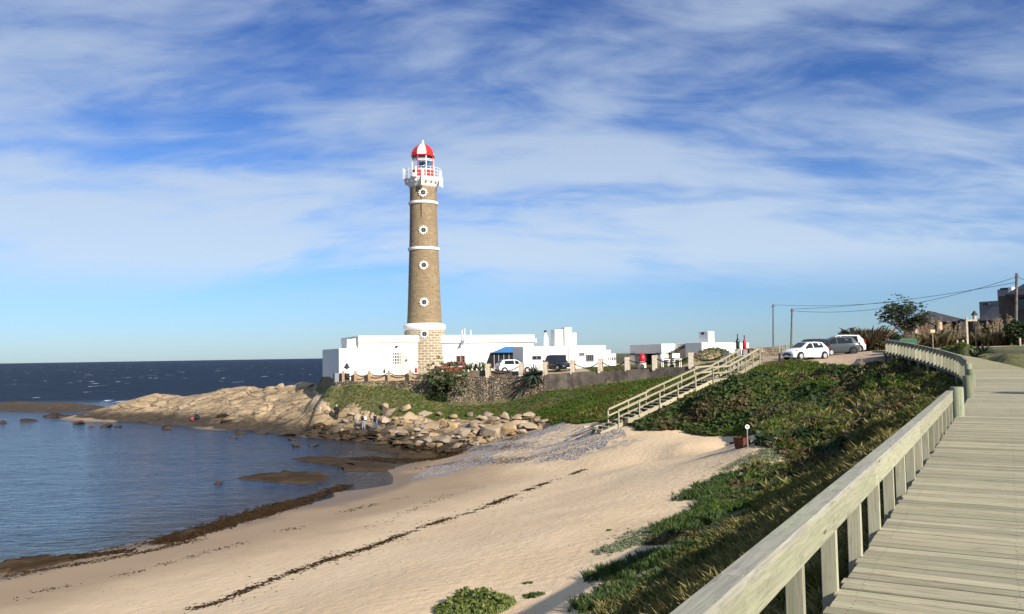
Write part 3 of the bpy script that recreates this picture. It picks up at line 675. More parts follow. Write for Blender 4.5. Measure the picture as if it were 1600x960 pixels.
def terrainmat():
    m, t, p = mat('terrain'); ge = t.new('ShaderNodeNewGeometry'); v = ge.outputs['Position']
    sp = t.new('ShaderNodeSeparateXYZ'); t.l.new(v, sp.inputs[0])
    n1 = t.noise(v, 0.25, 5, 0.6); n2 = t.noise(v, 2.2, 5, 0.65); n3 = t.noise(v, 14, 3, 0.6)
    g, r, pb, rd, te = (t.attr(k).outputs['Fac'] for k in ('a_grass', 'a_rock', 'a_peb', 'a_road', 'a_terr'))
    sand = t.mix(t.ramp(n1, 0.3, 0.7), (0.575, 0.425, 0.262), (0.65, 0.495, 0.315))
    sand = t.mix(t.ramp(n2, 0.55, 0.8, 0, 0.35), sand, (0.40, 0.285, 0.17))
    sand = t.mix(t.ramp(n3, 0.64, 0.8, 0, 0.35), sand, (0.26, 0.18, 0.11))
    zw = t.math('ADD', sp.outputs[2], t.math('MULTIPLY', t.math('SUBTRACT', n1, 0.5), 0.7))
    damp = t.ramp(zw, 0.45, 1.55, 1.0, 0.0)
    sand = t.mix(t.math('MULTIPLY', damp, 0.85), sand, (0.27, 0.19, 0.115))
    wet = t.ramp(zw, 0.02, 0.30, 1.0, 0.0)
    sand = t.mix(t.math('MULTIPLY', wet, 0.8), sand, (0.15, 0.105, 0.065))
    peb = t.mix(t.ramp(n3, 0.35, 0.65), (0.11, 0.10, 0.10), (0.27, 0.255, 0.255))
    col = t.mix(t.math('MULTIPLY', t.math('MULTIPLY', pb, t.ramp(n2, 0.42, 0.58)), 0.62), sand, peb)
    soil = t.mix(t.ramp(n2, 0.35, 0.65), (0.06, 0.075, 0.022), (0.13, 0.115, 0.05))
    ge2 = t.ramp(t.math('ADD', g, t.math('MULTIPLY', t.math('SUBTRACT', n2, 0.5), 0.9)), 0.35, 0.6)
    col = t.mix(ge2, col, soil)
    rockc = t.mix(t.ramp(t.noise(v, 0.45, 6, 0.6, 0.5), 0.3, 0.7), (0.31, 0.222, 0.125), (0.46, 0.345, 0.21))
    rockc = t.mix(t.ramp(n2, 0.52, 0.75, 0, 0.5), rockc, (0.22, 0.155, 0.09))
    strata = t.noise(t.mapping(v, (0.30, 0.9, 2.4), rot=(0.2, 0.1, 0.5)), 1.3, 7, 0.72, 0.8)
    rockc = t.mix(t.ramp(strata, 0.52, 0.64, 0, 0.75), rockc, (0.15, 0.105, 0.065))
    wv_ = t.new('ShaderNodeVectorMath', operation='ADD'); t.put(wv_.inputs[0], t.mapping(v, (0.22, 0.5, 0.8), rot=(0, 0, 0.5))); t.put(wv_.inputs[1], t.mix(1.0, t.noise(v, 0.8, 4, 0.6, 0, 1), (0.55, 0.55, 0.55), 'MULTIPLY'))
    vc = t.new('ShaderNodeTexVoronoi', feature='DISTANCE_TO_EDGE'); t.put(vc.inputs[0], wv_.outputs[0]); vc.inputs['Scale'].default_value = 1.15
    vc2 = t.new('ShaderNodeTexVoronoi', feature='DISTANCE_TO_EDGE'); t.put(vc2.inputs[0], wv_.outputs[0]); vc2.inputs['Scale'].default_value = 3.1
    crack = t.math('MAXIMUM', t.ramp(vc.outputs['Distance'], 0.0, 0.055, 1.0, 0.0), t.math('MULTIPLY', t.ramp(vc2.outputs['Distance'], 0.0, 0.05, 0.8, 0.0), t.ramp(t.noise(v, 0.2, 3), 0.45, 0.6)))
    rockc = t.mix(t.math('MULTIPLY', crack, 0.85), rockc, (0.06, 0.042, 0.028))
    zr = t.math('ADD', sp.outputs[2], t.math('MULTIPLY', t.math('SUBTRACT', t.noise(v, 0.4, 5, 0.6), 0.5), 2.4))
    # far reef is dark with weed all over
    wr = t.ramp(zr, 0.55, 1.75, 0.95, 0.0)
    wr = t.math('MAXIMUM', wr, t.math('MULTIPLY', t.ramp(sp.outputs[0], -72, -64, 0.9, 0.0), t.ramp(sp.outputs[1], 134, 146)))
    rockc = t.mix(wr, rockc, t.mix(t.ramp(n2, 0.4, 0.65), (0.024, 0.018, 0.011), (0.065, 0.047, 0.028)))
    col = t.mix(t.ramp(r, 0.25, 0.75), col, rockc)
    terr = t.mix(t.ramp(n1, 0.4, 0.6), (0.42, 0.31, 0.19), (0.08, 0.095, 0.032))
    col = t.mix(te, col, terr)
    roadc = t.mix(t.ramp(n2, 0.3, 0.7), (0.34, 0.245, 0.165), (0.44, 0.33, 0.225))
    col = t.mix(t.ramp(rd, 0.3, 0.6), col, roadc)
    t.put(p.inputs['Base Color'], col); p.inputs['Specular IOR Level'].default_value = 0.35
    t.put(p.inputs['Roughness'], t.math('SUBTRACT', 0.95, t.math('MULTIPLY', wet, 0.45)))
    foot = t.noise(v, 3.2, 3, 0.5)
    hgt = t.math('ADD', t.math('MULTIPLY', n3, 0.25), t.math('ADD', t.math('MULTIPLY', foot, t.math('SUBTRACT', 1.0, damp)), t.math('MULTIPLY', t.math('MULTIPLY', t.math('SUBTRACT', strata, t.math('MULTIPLY', crack, 0.9)), r), 3.6)))
    t.put(p.inputs['Normal'], t.bump(hgt, 0.45, 0.12))
terrainmat()

def seamat():
    m, t, p = mat('sea'); ge = t.new('ShaderNodeNewGeometry'); v = ge.outputs['Position']
    sp = t.new('ShaderNodeSeparateXYZ'); t.l.new(v, sp.inputs[0])
    dep = t.attr('depth').outputs['Fac']; opn = t.attr('open').outputs['Fac']
    # ripples: short crests crossing the cove, longer swell outside
    r1 = t.noise(t.mapping(v, (0.55, 1.5, 1), rot=(0, 0, -0.35)), 1.1, 4, 0.6, 0.6)
    r2 = t.noise(t.mapping(v, (0.25, 0.8, 1), rot=(0, 0, -0.2)), 0.45, 4, 0.6, 0.5)
    r3 = t.noise(t.mapping(v, (0.4, 1.0, 1), rot=(0, 0, -0.1)), 0.11, 5, 0.62, 0.4)
    r0 = t.noise(t.mapping(v, (0.6, 1.4, 1), rot=(0, 0, -0.45)), 2.6, 4, 0.65, 0.8)
    h = t.math('ADD', t.math('ADD', t.math('MULTIPLY', r0, 0.05), t.math('MULTIPLY', r1, 0.20)), t.math('ADD', t.math('MULTIPLY', r2, 0.42), t.math('MULTIPLY', t.math('MULTIPLY', r3, opn), 2.6)))
    nb = t.bump(h, 1.0, 0.9)
    gl = t.new('ShaderNodeBsdfGlossy'); gl.inputs[0].default_value = (0.9, 0.93, 1.0, 1); t.put(gl.inputs['Roughness'], t.math('ADD', 0.10, t.math('MULTIPLY', opn, 0.16))); t.put(gl.inputs['Normal'], nb)
    deep = t.new('ShaderNodeBsdfDiffuse'); t.put(deep.inputs[0], t.mix(opn, (0.018, 0.042, 0.080), (0.004, 0.010, 0.022))); t.put(deep.inputs['Normal'], nb)
    tr = t.new('ShaderNodeBsdfTransparent'); tr.inputs[0].default_value = (0.62, 0.66, 0.62, 1)
    body = t.new('ShaderNodeMixShader'); t.put(body.inputs[0], t.ramp(t.math('ADD', dep, t.math('MULTIPLY', t.math('SUBTRACT', r2, 0.5), 0.12)), 0.0, 0.75, 0.0, 1.0)); t.l.new(tr.outputs[0], body.inputs[1]); t.l.new(deep.outputs[0], body.inputs[2])
    fr = t.new('ShaderNodeFresnel'); fr.inputs[0].default_value = 1.33; t.put(fr.inputs['Normal'], nb)
    fac = t.math('MULTIPLY', fr.outputs[0], t.math('SUBTRACT', 0.95, t.math('MULTIPLY', opn, 0.72)))
    mx = t.new('ShaderNodeMixShader'); t.put(mx.inputs[0], fac); t.l.new(body.outputs[0], mx.inputs[1]); t.l.new(gl.outputs[0], mx.inputs[2])
    # white caps offshore
    wc = t.noise(t.mapping(v, (0.10, 0.035, 1)), 1.0, 3, 0.55, 0.2); wd = t.noise(t.mapping(v, (0.5, 0.12, 1)), 1.0, 2, 0.6)
    foam = t.math('MULTIPLY', t.math('MULTIPLY', t.ramp(wc, 0.64, 0.68), t.ramp(wd, 0.53, 0.60)), opn)
    fo = t.new('ShaderNodeBsdfDiffuse'); fo.inputs[0].default_value = (0.75, 0.77, 0.8, 1)
    m2 = t.new('ShaderNodeMixShader'); t.put(m2.inputs[0], foam); t.l.new(mx.outputs[0], m2.inputs[1]); t.l.new(fo.outputs[0], m2.inputs[2])
    t.l.new(m2.outputs[0], t.n['Material Output'].inputs[0])
seamat()

# ------------------------------------------------------------------ terrain mesh, one sheet split where its cover changes
def axis(lo, fine0, fine1, hi, step, grow, far):
    a = list(np.arange(fine0, fine1 + 1e-6, step)); d = step
    while a[-1] < hi: d = min(d * grow, far); a.append(a[-1] + d)
    d = step; b = [fine0]
    while b[-1] > lo: d = min(d * grow, far); b.append(b[-1] - d)
    return np.array(b[:0:-1] + a)
tx = axis(-164, -112, 36, 900, 0.42, 1.10, 60); ty = axis(-200, -2, 168, 900, 0.42, 1.10, 60)
TX, TY = np.meshgrid(tx, ty); TZ = ground(TX, TY)
TZ = TZ + (TZ > 0) * 0.012 * rng.normal(0, 1, TZ.shape) * look(S_rock, TX, TY)
nx_, ny_ = len(tx), len(ty)
idx = np.arange(nx_ * ny_).reshape(ny_, nx_)
quads = np.stack([idx[:-1, :-1], idx[:-1, 1:], idx[1:, 1:], idx[1:, :-1]], -1).reshape(-1, 4)
vz = np.stack([TX, TY, TZ], -1).reshape(-1, 3)
att = {'a_grass': S_grass, 'a_rock': S_rock, 'a_peb': S_peb, 'a_road': S_road, 'a_terr': S_terr}
att = {k: look(g, TX, TY).ravel() for k, g in att.items()}
fc = vz[quads].mean(1)
zone = np.zeros(len(quads), int)
for k, nme in enumerate(('a_rock', 'a_grass', 'a_road', 'a_terr')):
    zone[att[nme][quads].mean(1) > 0.5] = k + 1
for k, nme in enumerate(('beach', 'rocky_shore', 'grassy_bank', 'gravel_road', 'terrace_ground')):
    q = quads[zone == k]
    u_, inv = np.unique(q, return_inverse=True)
    me = npmesh(nme, vz[u_], inv.reshape(-1, 4), 'terrain', smooth=True)
    for a_, val in att.items():
        x = me.attributes.new(a_, 'FLOAT', 'POINT'); x.data.foreach_set('value', np.ascontiguousarray(val[u_], np.float32))
    ob(nme, me, kind='structure')

# ------------------------------------------------------------------ sea
sx_ = axis(-60000, -75, 6, 60000, 0.8, 1.18, 6000); sy_ = axis(-9000, 10, 130, 60000, 0.8, 1.18, 6000)
SX, SY = np.meshgrid(sx_, sy_); n0 = len(sx_)
dpt = np.where((SX > GX0) & (SX < GX1) & (SY > GY0) & (SY < GY1), -ground(SX, SY), 5.0)
opn = np.maximum(sstep(SY, 150, 190), sstep(-SX, 120, 170))
idx = np.arange(SX.size).reshape(SX.shape)
sq = np.stack([idx[:-1, :-1], idx[:-1, 1:], idx[1:, 1:], idx[1:, :-1]], -1).reshape(-1, 4)
swell = 0.02 * fbm(SX, SY, 6, 3, 111) * (np.hypot(SX, SY) < 400)
me = npmesh('sea', np.stack([SX, SY, swell], -1).reshape(-1, 3), sq, 'sea', smooth=True)
for a_, val in (('depth', dpt), ('open', opn)):
    x = me.attributes.new(a_, 'FLOAT', 'POINT'); x.data.foreach_set('value', np.ascontiguousarray(val.ravel(), np.float32))
ob('sea', me, kind='structure')

# ------------------------------------------------------------------ boardwalk
bw = ob('boardwalk', None, kind='structure')
PL_N = 8; plank_me = []
for k in range(PL_N):
    w = 0.137 + 0.004 * (k % 3)
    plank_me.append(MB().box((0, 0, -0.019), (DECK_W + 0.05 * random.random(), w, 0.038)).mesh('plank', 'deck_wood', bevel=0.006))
s = s_at_Y(1.2); k = 0; far = MB()
while s < PLEN - 0.1:
    p, q = path_at(s)
    nr = np.array([q[1], -q[0]]) / math.hypot(q[0], q[1])
    c = np.array([p[0], p[1]]) + nr * (DECK_W / 2 - 0.02 + random.uniform(-0.012, 0.012))
    ang = math.atan2(nr[1], nr[0]) + random.gauss(0, 0.0016)
    zz_ = p[2] + random.uniform(-0.003, 0.003)
    if k < 300:
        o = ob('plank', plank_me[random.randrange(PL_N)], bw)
        o.location = (c[0], c[1], zz_); o.rotation_euler = (math.atan2(q[2], math.hypot(q[0], q[1])) + random.gauss(0, 0.006), random.gauss(0, 0.0008), ang)
    else:
        far.box((c[0], c[1], zz_ - 0.019), (DECK_W, 0.14, 0.036), ang)
    k += 1; s += 0.1515
part(far, 'far_planks', 'far_deck_wood', bw, kind='stuff')
for off in (0.10, 1.0, 2.0, 2.9):
    j = MB(); V = []
    for s in np.arange(0, PLEN, 0.6):
        p, q = path_at(s); p2, q2 = path_at(min(s + 0.6, PLEN))
        nr = np.array([q[1], -q[0]]); n2_ = np.array([q2[1], -q2[0]])
        a = p[:2] + nr * off; b = p2[:2] + n2_ * off
        d = np.hypot(*(b - a)); m_ = (a + b) / 2
        j.box((m_[0], m_[1], (p[2] + p2[2]) / 2 - 0.115), (d + 0.05, 0.06, 0.14), math.atan2(b[1] - a[1], b[0] - a[0]))
    part(j, 'joist', 'rail_wood', bw)
pile_me = MB().lathe([(0.11, -2.6), (0.11, -0.06)], 10).mesh('pile', 'post_wood', True)
for s in np.arange(1.0, PLEN - 4, 2.6):
    for off in (0.16, 2.6):
        p, q = path_at(s); a = p[:2] + np.array([q[1], -q[0]]) * off
        ob('pile', pile_me, bw, (a[0], a[1], p[2] - 0.035))

def railing(s0, s1, spacing, top_h, face_h, pw, name, label, postw=0.055, caps=True):
    p0, _ = path_at(s0); r = thing(name, label, 'railing', (p0[0], p0[1], p0[2]))
    def L(p): return (p[0] - p0[0], p[1] - p0[1], p[2] - p0[2])
    pm = MB().box((0, 0, (top_h - 0.045) / 2 - 0.13), (postw, pw, top_h - 0.045 + 0.26)).mesh('post', 'baluster_wood', bevel=0.004)
    s = s0 + 0.12
    while s <= s1 - 0.03:
        p, q = path_at(s); n = np.array([q[1], -q[0]]) / math.hypot(q[0], q[1])
        c = p[:2] - n * (pw / 2 + 0.02)
        o = ob('post', pm, r, L((c[0], c[1], p[2])), math.atan2(q[1], q[0]) + random.gauss(0, 0.02))
        s += spacing * random.uniform(0.97, 1.03)
    # top plank and inner face plank, in lengths of about 4 m
    s = s0; seglen = 4.1
    while s < s1 - 0.2:
        e = min(s + seglen, s1)
        for nm, off, wdt, zc, hh in (('top_plank', -0.068, 0.125, top_h - 0.0225, 0.045), ('face_plank', -0.031, 0.04, top_h - 0.047 - face_h / 2, face_h)):
            b = MB(); n_ = max(1, int((e - s) / 1.0)); ss = np.linspace(s + 0.003, e - 0.003, n_ + 1); V = []; F = []
            pa, qa = path_at((s + e) / 2); ang = math.atan2(qa[1], qa[0]); ca, sa = math.cos(-ang), math.sin(-ang)
            for x in ss:
                p, q = path_at(x); n = np.array([q[1], -q[0]]) / math.hypot(q[0], q[1]); c = p[:2] + n * off
                for du, dz in ((-wdt / 2, -hh / 2), (wdt / 2, -hh / 2), (wdt / 2, hh / 2), (-wdt / 2, hh / 2)):
                    w = c + n * du - pa[:2]
                    V.append((w[0] * ca - w[1] * sa, w[0] * sa + w[1] * ca, p[2] + zc + dz - pa[2]))
            for i in range(n_):
                F += [(4 * i + a, 4 * i + (a + 1) % 4, 4 * i + 4 + (a + 1) % 4, 4 * i + 4 + a) for a in range(4)]
            F += [(3, 2, 1, 0), (4 * n_, 4 * n_ + 1, 4 * n_ + 2, 4 * n_ + 3)]
            b.add(V, F)
            part(b, nm, 'top_wood' if nm == 'top_plank' else 'rail_wood', r, bevel=0.006, loc=L(pa), rz=ang)
        s = e
    return r
railing(s_at_Y(0.2), s_at_Y(17.35), 1.03, 0.625, 0.175, 0.10, 'boardwalk_railing', 'weathered low timber railing along the straight deck above the beach')
railing(s_at_Y(35.6), s_at_Y(60.2), 1.0, 0.80, 0.16, 0.20, 'boardwalk_railing', 'timber railing on the raised curving deck near the gravel road', 0.06)
# stout round posts that stand between the two railings
bm_post = MB().lathe([(0.135, -0.7), (0.138, 0.60), (0.128, 0.635)], 18).mesh('round_post', 'post_wood', True)
for Y, which in ((18.45, 'thickset round green post right at the end of the straight railing'), (23.7, 'second round green post after the straight railing ends'), (28.6, 'third round green post after the straight railing ends'), (35.0, 'round green post where the curving railing begins')):
    p, q = path_at(s_at_Y(Y)); n = np.array([q[1], -q[0]])
    c = p[:2] - n * 0.0
    ob('round_post', bm_post, None, (c[0], c[1], p[2]), random.random() * 6, label=which, cat='post', group='round posts along the deck edge')

# ------------------------------------------------------------------ lighthouse
LY = 97.0; K = 1.08
lb = at(664.0, 580, LY); LX = lb[0]; LZ0 = 6.3
def lz(py): return at(661, py, LY)[2] - LZ0
lh = thing('lighthouse', 'tall stone lighthouse with white bands and red and white dome', 'lighthouse', (LX, LY, LZ0))
part(MB().lathe([(2.52, -0.6), (2.50, 0), (2.34, lz(517))], 48), 'stone_base', 'base_stone', lh, True)
sh = [(2.03, lz(506)), (1.96, lz(490)), (1.88, lz(465)), (1.80, lz(430)), (1.72, lz(400)), (1.66, lz(375)), (1.61, lz(345)), (1.58, lz(320)), (1.565, lz(292))]
part(MB().lathe(sh, 48), 'shaft', 'tower_stone', lh, True)
part(MB().lathe([(2.30, lz(517.2)), (2.40, lz(515.5)), (2.47, lz(513.5)), (2.47, lz(509.5)), (2.38, lz(508)), (2.10, lz(506)), (1.9, lz(505.5))], 48), 'band', 'band_white', lh, True)
for py, r in ((390, 1.70), (318.5, 1.585)):
    z = lz(py); part(MB().lathe([(r - .02, z - .22), (r + 0.12, z - .16), (r + 0.17, z - 0.02), (r + 0.15, z + .12), (r - .02, z + .17)], 48), 'band', 'band_white', lh, True)
gz = lz(281)                                           # gallery floor
gal = part(MB().lathe([(1.56, gz - 1.05), (1.64, gz - 0.98), (1.70, gz - .88), (1.78, gz - .72), (1.98, gz - .50), (2.12, gz - .36), (2.16, gz - .30), (2.16, gz - .20), (2.22, gz - .18), (2.22, gz), (1.2, gz)], 48), 'gallery', 'band_white', lh, True)
corb = MB().box((0, 0, 0), (0.34, 0.2, 0.24)).mesh('corbel', 'band_white', bevel=0.02)
for k in range(20):
    a = 2 * math.pi * k / 20; ob('corbel', corb, gal, (1.98 * math.cos(a), 1.98 * math.sin(a), gz - 0.42), a)
post = MB().lathe([(0.025, 0), (0.025, 1.15)], 6).mesh('baluster', 'white_paint')
for k in range(24):
    a = 2 * math.pi * k / 24; ob('baluster', post, gal, (2.12 * math.cos(a), 2.12 * math.sin(a), gz))
for hgt in (0.38, 0.76, 1.15):
    part(MB().tube([(2.12 * math.cos(2 * math.pi * k / 48), 2.12 * math.sin(2 * math.pi * k / 48), gz + hgt) for k in range(49)], 0.022, 5), 'hand_rail', 'white_paint', gal)
# lantern room, eight sides, one facet turned to the beach
A0 = -math.pi / 2 + math.pi / 8
def oct_(k, r): a = A0 + k * math.pi / 4; return (r * math.cos(a), r * math.sin(a))
z0, z1, z2 = gz, lz(267.5), lz(246)
lan = part(MB().lathe([(1.30, z0), (1.30, z1 - .05), (1.34, z1 - .04), (1.34, z1)], 8, a0=A0), 'lantern_wall', 'red_paint', lh)
part(MB().lathe([(1.40, z2 - .02), (1.46, z2 + .02), (1.46, z2 + .10), (1.36, z2 + .16)], 8, a0=A0), 'eave', 'red_paint', lh)
for k in range(8):
    a = oct_(k, 1.29); b = oct_(k + 1, 1.29)
    part(MB().tube([(*a, z0), (*a, z2)], 0.062, 6), 'mullion', 'red_paint' if k % 2 else 'white_paint', lan)
    for f in (0.0, 0.62, 0.72):
        zz_ = z1 + (z2 - z1) * f + 0.05
        part(MB().tube([(*a, zz_), (*b, zz_)], 0.05 if f else 0.06, 5), 'glazing_bar', 'white_paint', lan)
    for f0, f1 in ((0.0, 0.62), (0.72, 1.0)):
        za, zb = z1 + (z2 - z1) * f0, z1 + (z2 - z1) * f1
        part(MB().add([(*a, za), (*b, za), (*b, zb), (*a, zb)], [(0, 1, 2, 3)]), 'pane', 'glass', lan)
part(MB().lathe([(0.30, z1 - .3), (0.42, z1 + .1), (0.5, z1 + .5), (0.42, z1 + .9), (0.2, z1 + 1.1)], 16), 'lens', 'dark_pane', lh, True)
part(MB().lathe([(0.16, z0), (0.16, z1)], 10), 'lens_stand', 'grey_metal', lh)
dprof = [(1.40, z2 + .12), (1.37, z2 + .45), (1.18, z2 + .86), (0.88, z2 + 1.2), (0.52, z2 + 1.46), (0.16, z2 + 1.6)]
dome = part(MB().lathe([(0.15, z2 + 1.55), (0.16, z2 + 1.68), (0.10, z2 + 1.8), (0.16, z2 + 1.9), (0.03, z2 + 2.06)], 12), 'dome_finial', 'white_paint', lh, True)
for k in range(8):
    b = MB(); V = []
    for r, z in dprof: V += [(*oct_(k, r), z), (*oct_(k + 1, r), z)]
    b.add(V, [(2 * i, 2 * i + 1, 2 * i + 3, 2 * i + 2) for i in range(len(dprof) - 1)])
    part(b, 'dome_segment', 'white_paint' if (k + 1) % 2 == 0 else 'red_paint', lh)
part(MB().tube([(0, 0, z2 + 2.0), (0, 0, lz(208))], 0.02, 5), 'lightning_rod', 'grey_metal', lh)
# round windows with white wedge stones
wa = -math.pi / 2 + math.radians(5.5)
wedge = MB().prism([(-0.048, 0.28), (0.048, 0.28), (0.062, 0.53), (-0.062, 0.53)], 'y', -0.09, 0.2).mesh('wedge_stone', 'band_white')
ringm = MB(); NV = 24
V = []
for r, y in ((0.29, -0.07), (0.36, -0.07), (0.36, 0.2), (0.29, 0.2)):
    V += [(r * math.cos(2 * math.pi * i / NV), y, r * math.sin(2 * math.pi * i / NV)) for i in range(NV)]
ringm.add(V, [(q * NV + i, q * NV + (i + 1) % NV, ((q + 1) % 4) * NV + (i + 1) % NV, ((q + 1) % 4) * NV + i) for q in range(4) for i in range(NV)])
ring_me = ringm.mesh('window_ring', 'band_white'); disc = MB().add([(0.31 * math.cos(2 * math.pi * i / 20), 0, 0.31 * math.sin(2 * math.pi * i / 20)) for i in range(20)], [tuple(range(20))]).mesh('window_pane', 'dark_pane')
for py, x_off in ((305, 0), (363, 0), (417, 0), (474, 0), (523, 0)):
    z = lz(py); r = float(np.interp(z, [a[1] for a in sh], [a[0] for a in sh])) if py < 505 else 2.37
    w = ob('round_window', ring_me, lh, (r * math.cos(wa), r * math.sin(wa), z), wa + math.pi / 2)
    ob('window_pane', disc, w, (0, -0.03, 0))
    bars = MB().box((0, -0.035, 0), (0.03, 0.02, 0.56)).box((0, -0.036, 0), (0.56, 0.02, 0.03)); part(bars, 'window_bar', 'grey_metal', w)
    for k in range(12):
        o = ob('wedge_stone', wedge, w); o.rotation_euler = (0, 2 * math.pi * k / 12, 0)
# aerials hung round the gallery
for px, y0, y1, dy, wd in ((631, 264, 281, -0.5, .22), (660.5, 264, 289, -2.36, .34), (649.5, 260, 272, -2.3, .14), (648.5, 270, 276, -2.3, .4), (688.5, 268, 292, -0.9, .3), (691, 278, 294, -0.4, .16)):
    c = at(px, (y0 + y1) / 2, LY + dy); hgt = (y1 - y0) * mpp(LY)
    a_ = part(MB().box((0, 0, 0), (wd, 0.16, hgt)), 'aerial_panel', 'white_paint', lh, bevel=0.02, loc=(c[0] - LX, dy, c[2] - LZ0))
    part(MB().tube([(0, 0.05, -hgt * .3), (0, 0.45, -hgt * .3)], 0.03, 5), 'bracket', 'grey_metal', a_)
part(MB().tube([(1.62 * math.cos(wa - .14), 1.62 * math.sin(wa - .14) - .03, lz(342)), (1.60 * math.cos(wa - .14), 1.60 * math.sin(wa - .14) - .05, lz(300)), (1.9 * math.cos(wa), 1.9 * math.sin(wa), gz - .5)], 0.035, 5), 'cable', 'dark_metal', lh)

lh.scale = (K, K, K); lh.location = (at(664, 580, LY * K)[0], LY * K, 6.12)
# ------------------------------------------------------------------ keeper's house (both wings run in one line, turned 23 degrees)
RZ = math.radians(23.2)
def wbox(b, x0, x1, y0, y1, z0, z1, mi=0):
    return b.box(((x0 + x1) / 2, (y0 + y1) / 2, (z0 + z1) / 2), (x1 - x0, y1 - y0, z1 - z0), 0, mi)
def window(parent, x0, x1, z0, z1, y, cols=2, rows=2, frame='grey_metal', pane='dark_pane', name='window', fw=0.06):
    f = MB()
    wbox(f, x0, x1, y - 0.05, y + 0.06, z1 - fw, z1); wbox(f, x0, x1, y - 0.05, y + 0.06, z0, z0 + fw)
    wbox(f, x0, x0 + fw, y - 0.049, y + 0.06, z0 + fw, z1 - fw); wbox(f, x1 - fw, x1, y - 0.049, y + 0.06, z0 + fw, z1 - fw)
    for k in range(1, cols):
        xx = x0 + (x1 - x0) * k / cols; wbox(f, xx - fw * .4, xx + fw * .4, y - 0.042, y + 0.05, z0 + fw, z1 - fw)
    for k in range(1, rows):
        zz_ = z0 + (z1 - z0) * k / rows; wbox(f, x0 + fw, x1 - fw, y - 0.038, y + 0.05, zz_ - fw * .4, zz_ + fw * .4)
    w = part(f, name, frame, parent)
    for i in range(cols):
        for j in range(rows):
            a, b_ = x0 + (x1 - x0) * i / cols, x0 + (x1 - x0) * (i + 1) / cols; c, d = z0 + (z1 - z0) * j / rows, z0 + (z1 - z0) * (j + 1) / rows
            part(MB().add([(a, y - 0.02, c), (b_, y - 0.02, c), (b_, y - 0.02, d), (a, y - 0.02, d)], [(0, 1, 2, 3)]), 'pane', pane, w)
    return w
HZ = 5.0
h1 = thing('keepers_house', 'white flat roofed house wing west of the lighthouse with glazed door', 'house', (-20.5, 98.3, 4.72), RZ); h1.scale = (K, K, K)
part(wbox(MB(), 0, 8.95, 0, 9.8, -0.6, 9.55 - HZ), 'wall', 'white_wall', h1, bevel=0.03)
part(wbox(MB(), 2.2, 8.98, 0.06, 9.3, 9.56 - HZ, 10.15 - HZ), 'upper_wall', 'white_wall', h1)
part(wbox(MB(), 2.14, 9.1, -0.08, 9.4, 10.15 - HZ, 10.92 - HZ), 'parapet', 'white_wall', h1, bevel=0.03)
part(wbox(MB(), 1.0, 1.55, 0.5, 1.3, 9.5 - HZ, 10.55 - HZ), 'roof_pier', 'white_wall', h1)
part(wbox(MB(), 1.62, 2.2, 0.6, 1.5, 9.5 - HZ, 10.62 - HZ), 'roof_pier', 'white_wall', h1)
part(wbox(MB(), -0.10, 0.5, -0.25, 9.9, -0.9, 0.35), 'plinth', 'white_wall', h1)
dr = window(h1, 5.95, 7.0, 2.65, 4.05, -0.04, 4, 4, 'white_paint', 'dark_pane', 'glazed_door', 0.09)
part(wbox(MB(), 5.9, 7.06, -0.07, 0.05, 1.35, 2.64), 'door_panel', 'white_paint', dr)
part(wbox(MB(), 7.07, 7.16, -0.10, 0.05, 1.35, 4.15), 'door_frame', 'cream', dr)
for x in (1.3, 4.6):
    part(wbox(MB(), x, x + 0.75, -0.06, 0.05, 3.45, 3.56), 'vent_slot', 'cream', h1)
part(MB().lathe([(0.05, 0), (0.16, 0.12), (0.12, 0.25)], 8), 'wall_lamp', 'dark_metal', h1, loc=(6.45, -0.15, 4.55))
lp = MB(); 
for k in range(9):
    a = math.pi * (0.15 + 0.7 * k / 8); lp.add([(7.55 - 0.03, -0.2, 3.0), (7.55 + 0.03, -0.2, 3.0), (7.55 + 0.35 * math.cos(a), -0.3, 3.05 + 0.5 * math.sin(a))], [(0, 1, 2)])
part(lp, 'wall_plant', 'bush_yellow', h1)

h2 = thing('keepers_house', 'long white house wing east of the lighthouse under a straight parapet', 'house', (-8.75, 103.6, 4.72), RZ); h2.scale = (K, K, K)
part(wbox(MB(), -0.7, 11.6, 0, 8, -0.5, 10.1 - HZ), 'wall', 'white_wall', h2, bevel=0.03)
part(wbox(MB(), -0.75, 11.65, -0.10, 8.1, 10.1 - HZ, 10.93 - HZ), 'parapet', 'white_wall', h2, bevel=0.03)
part(wbox(MB(), -0.75, 11.75, -0.22, -0.1, 10.05 - HZ, 10.2 - HZ), 'cornice', 'white_wall', h2)
part(wbox(MB(), 11.66, 11.95, -0.1, 4, 10.0 - HZ, 10.45 - HZ), 'roof_ledge', 'white_wall', h2)
for x0 in (1.7, 2.35):
    window(h2, x0, x0 + 0.5, 2.7, 3.55, -0.03, 1, 2, 'rust', 'dark_pane', 'shutter_window', 0.14)
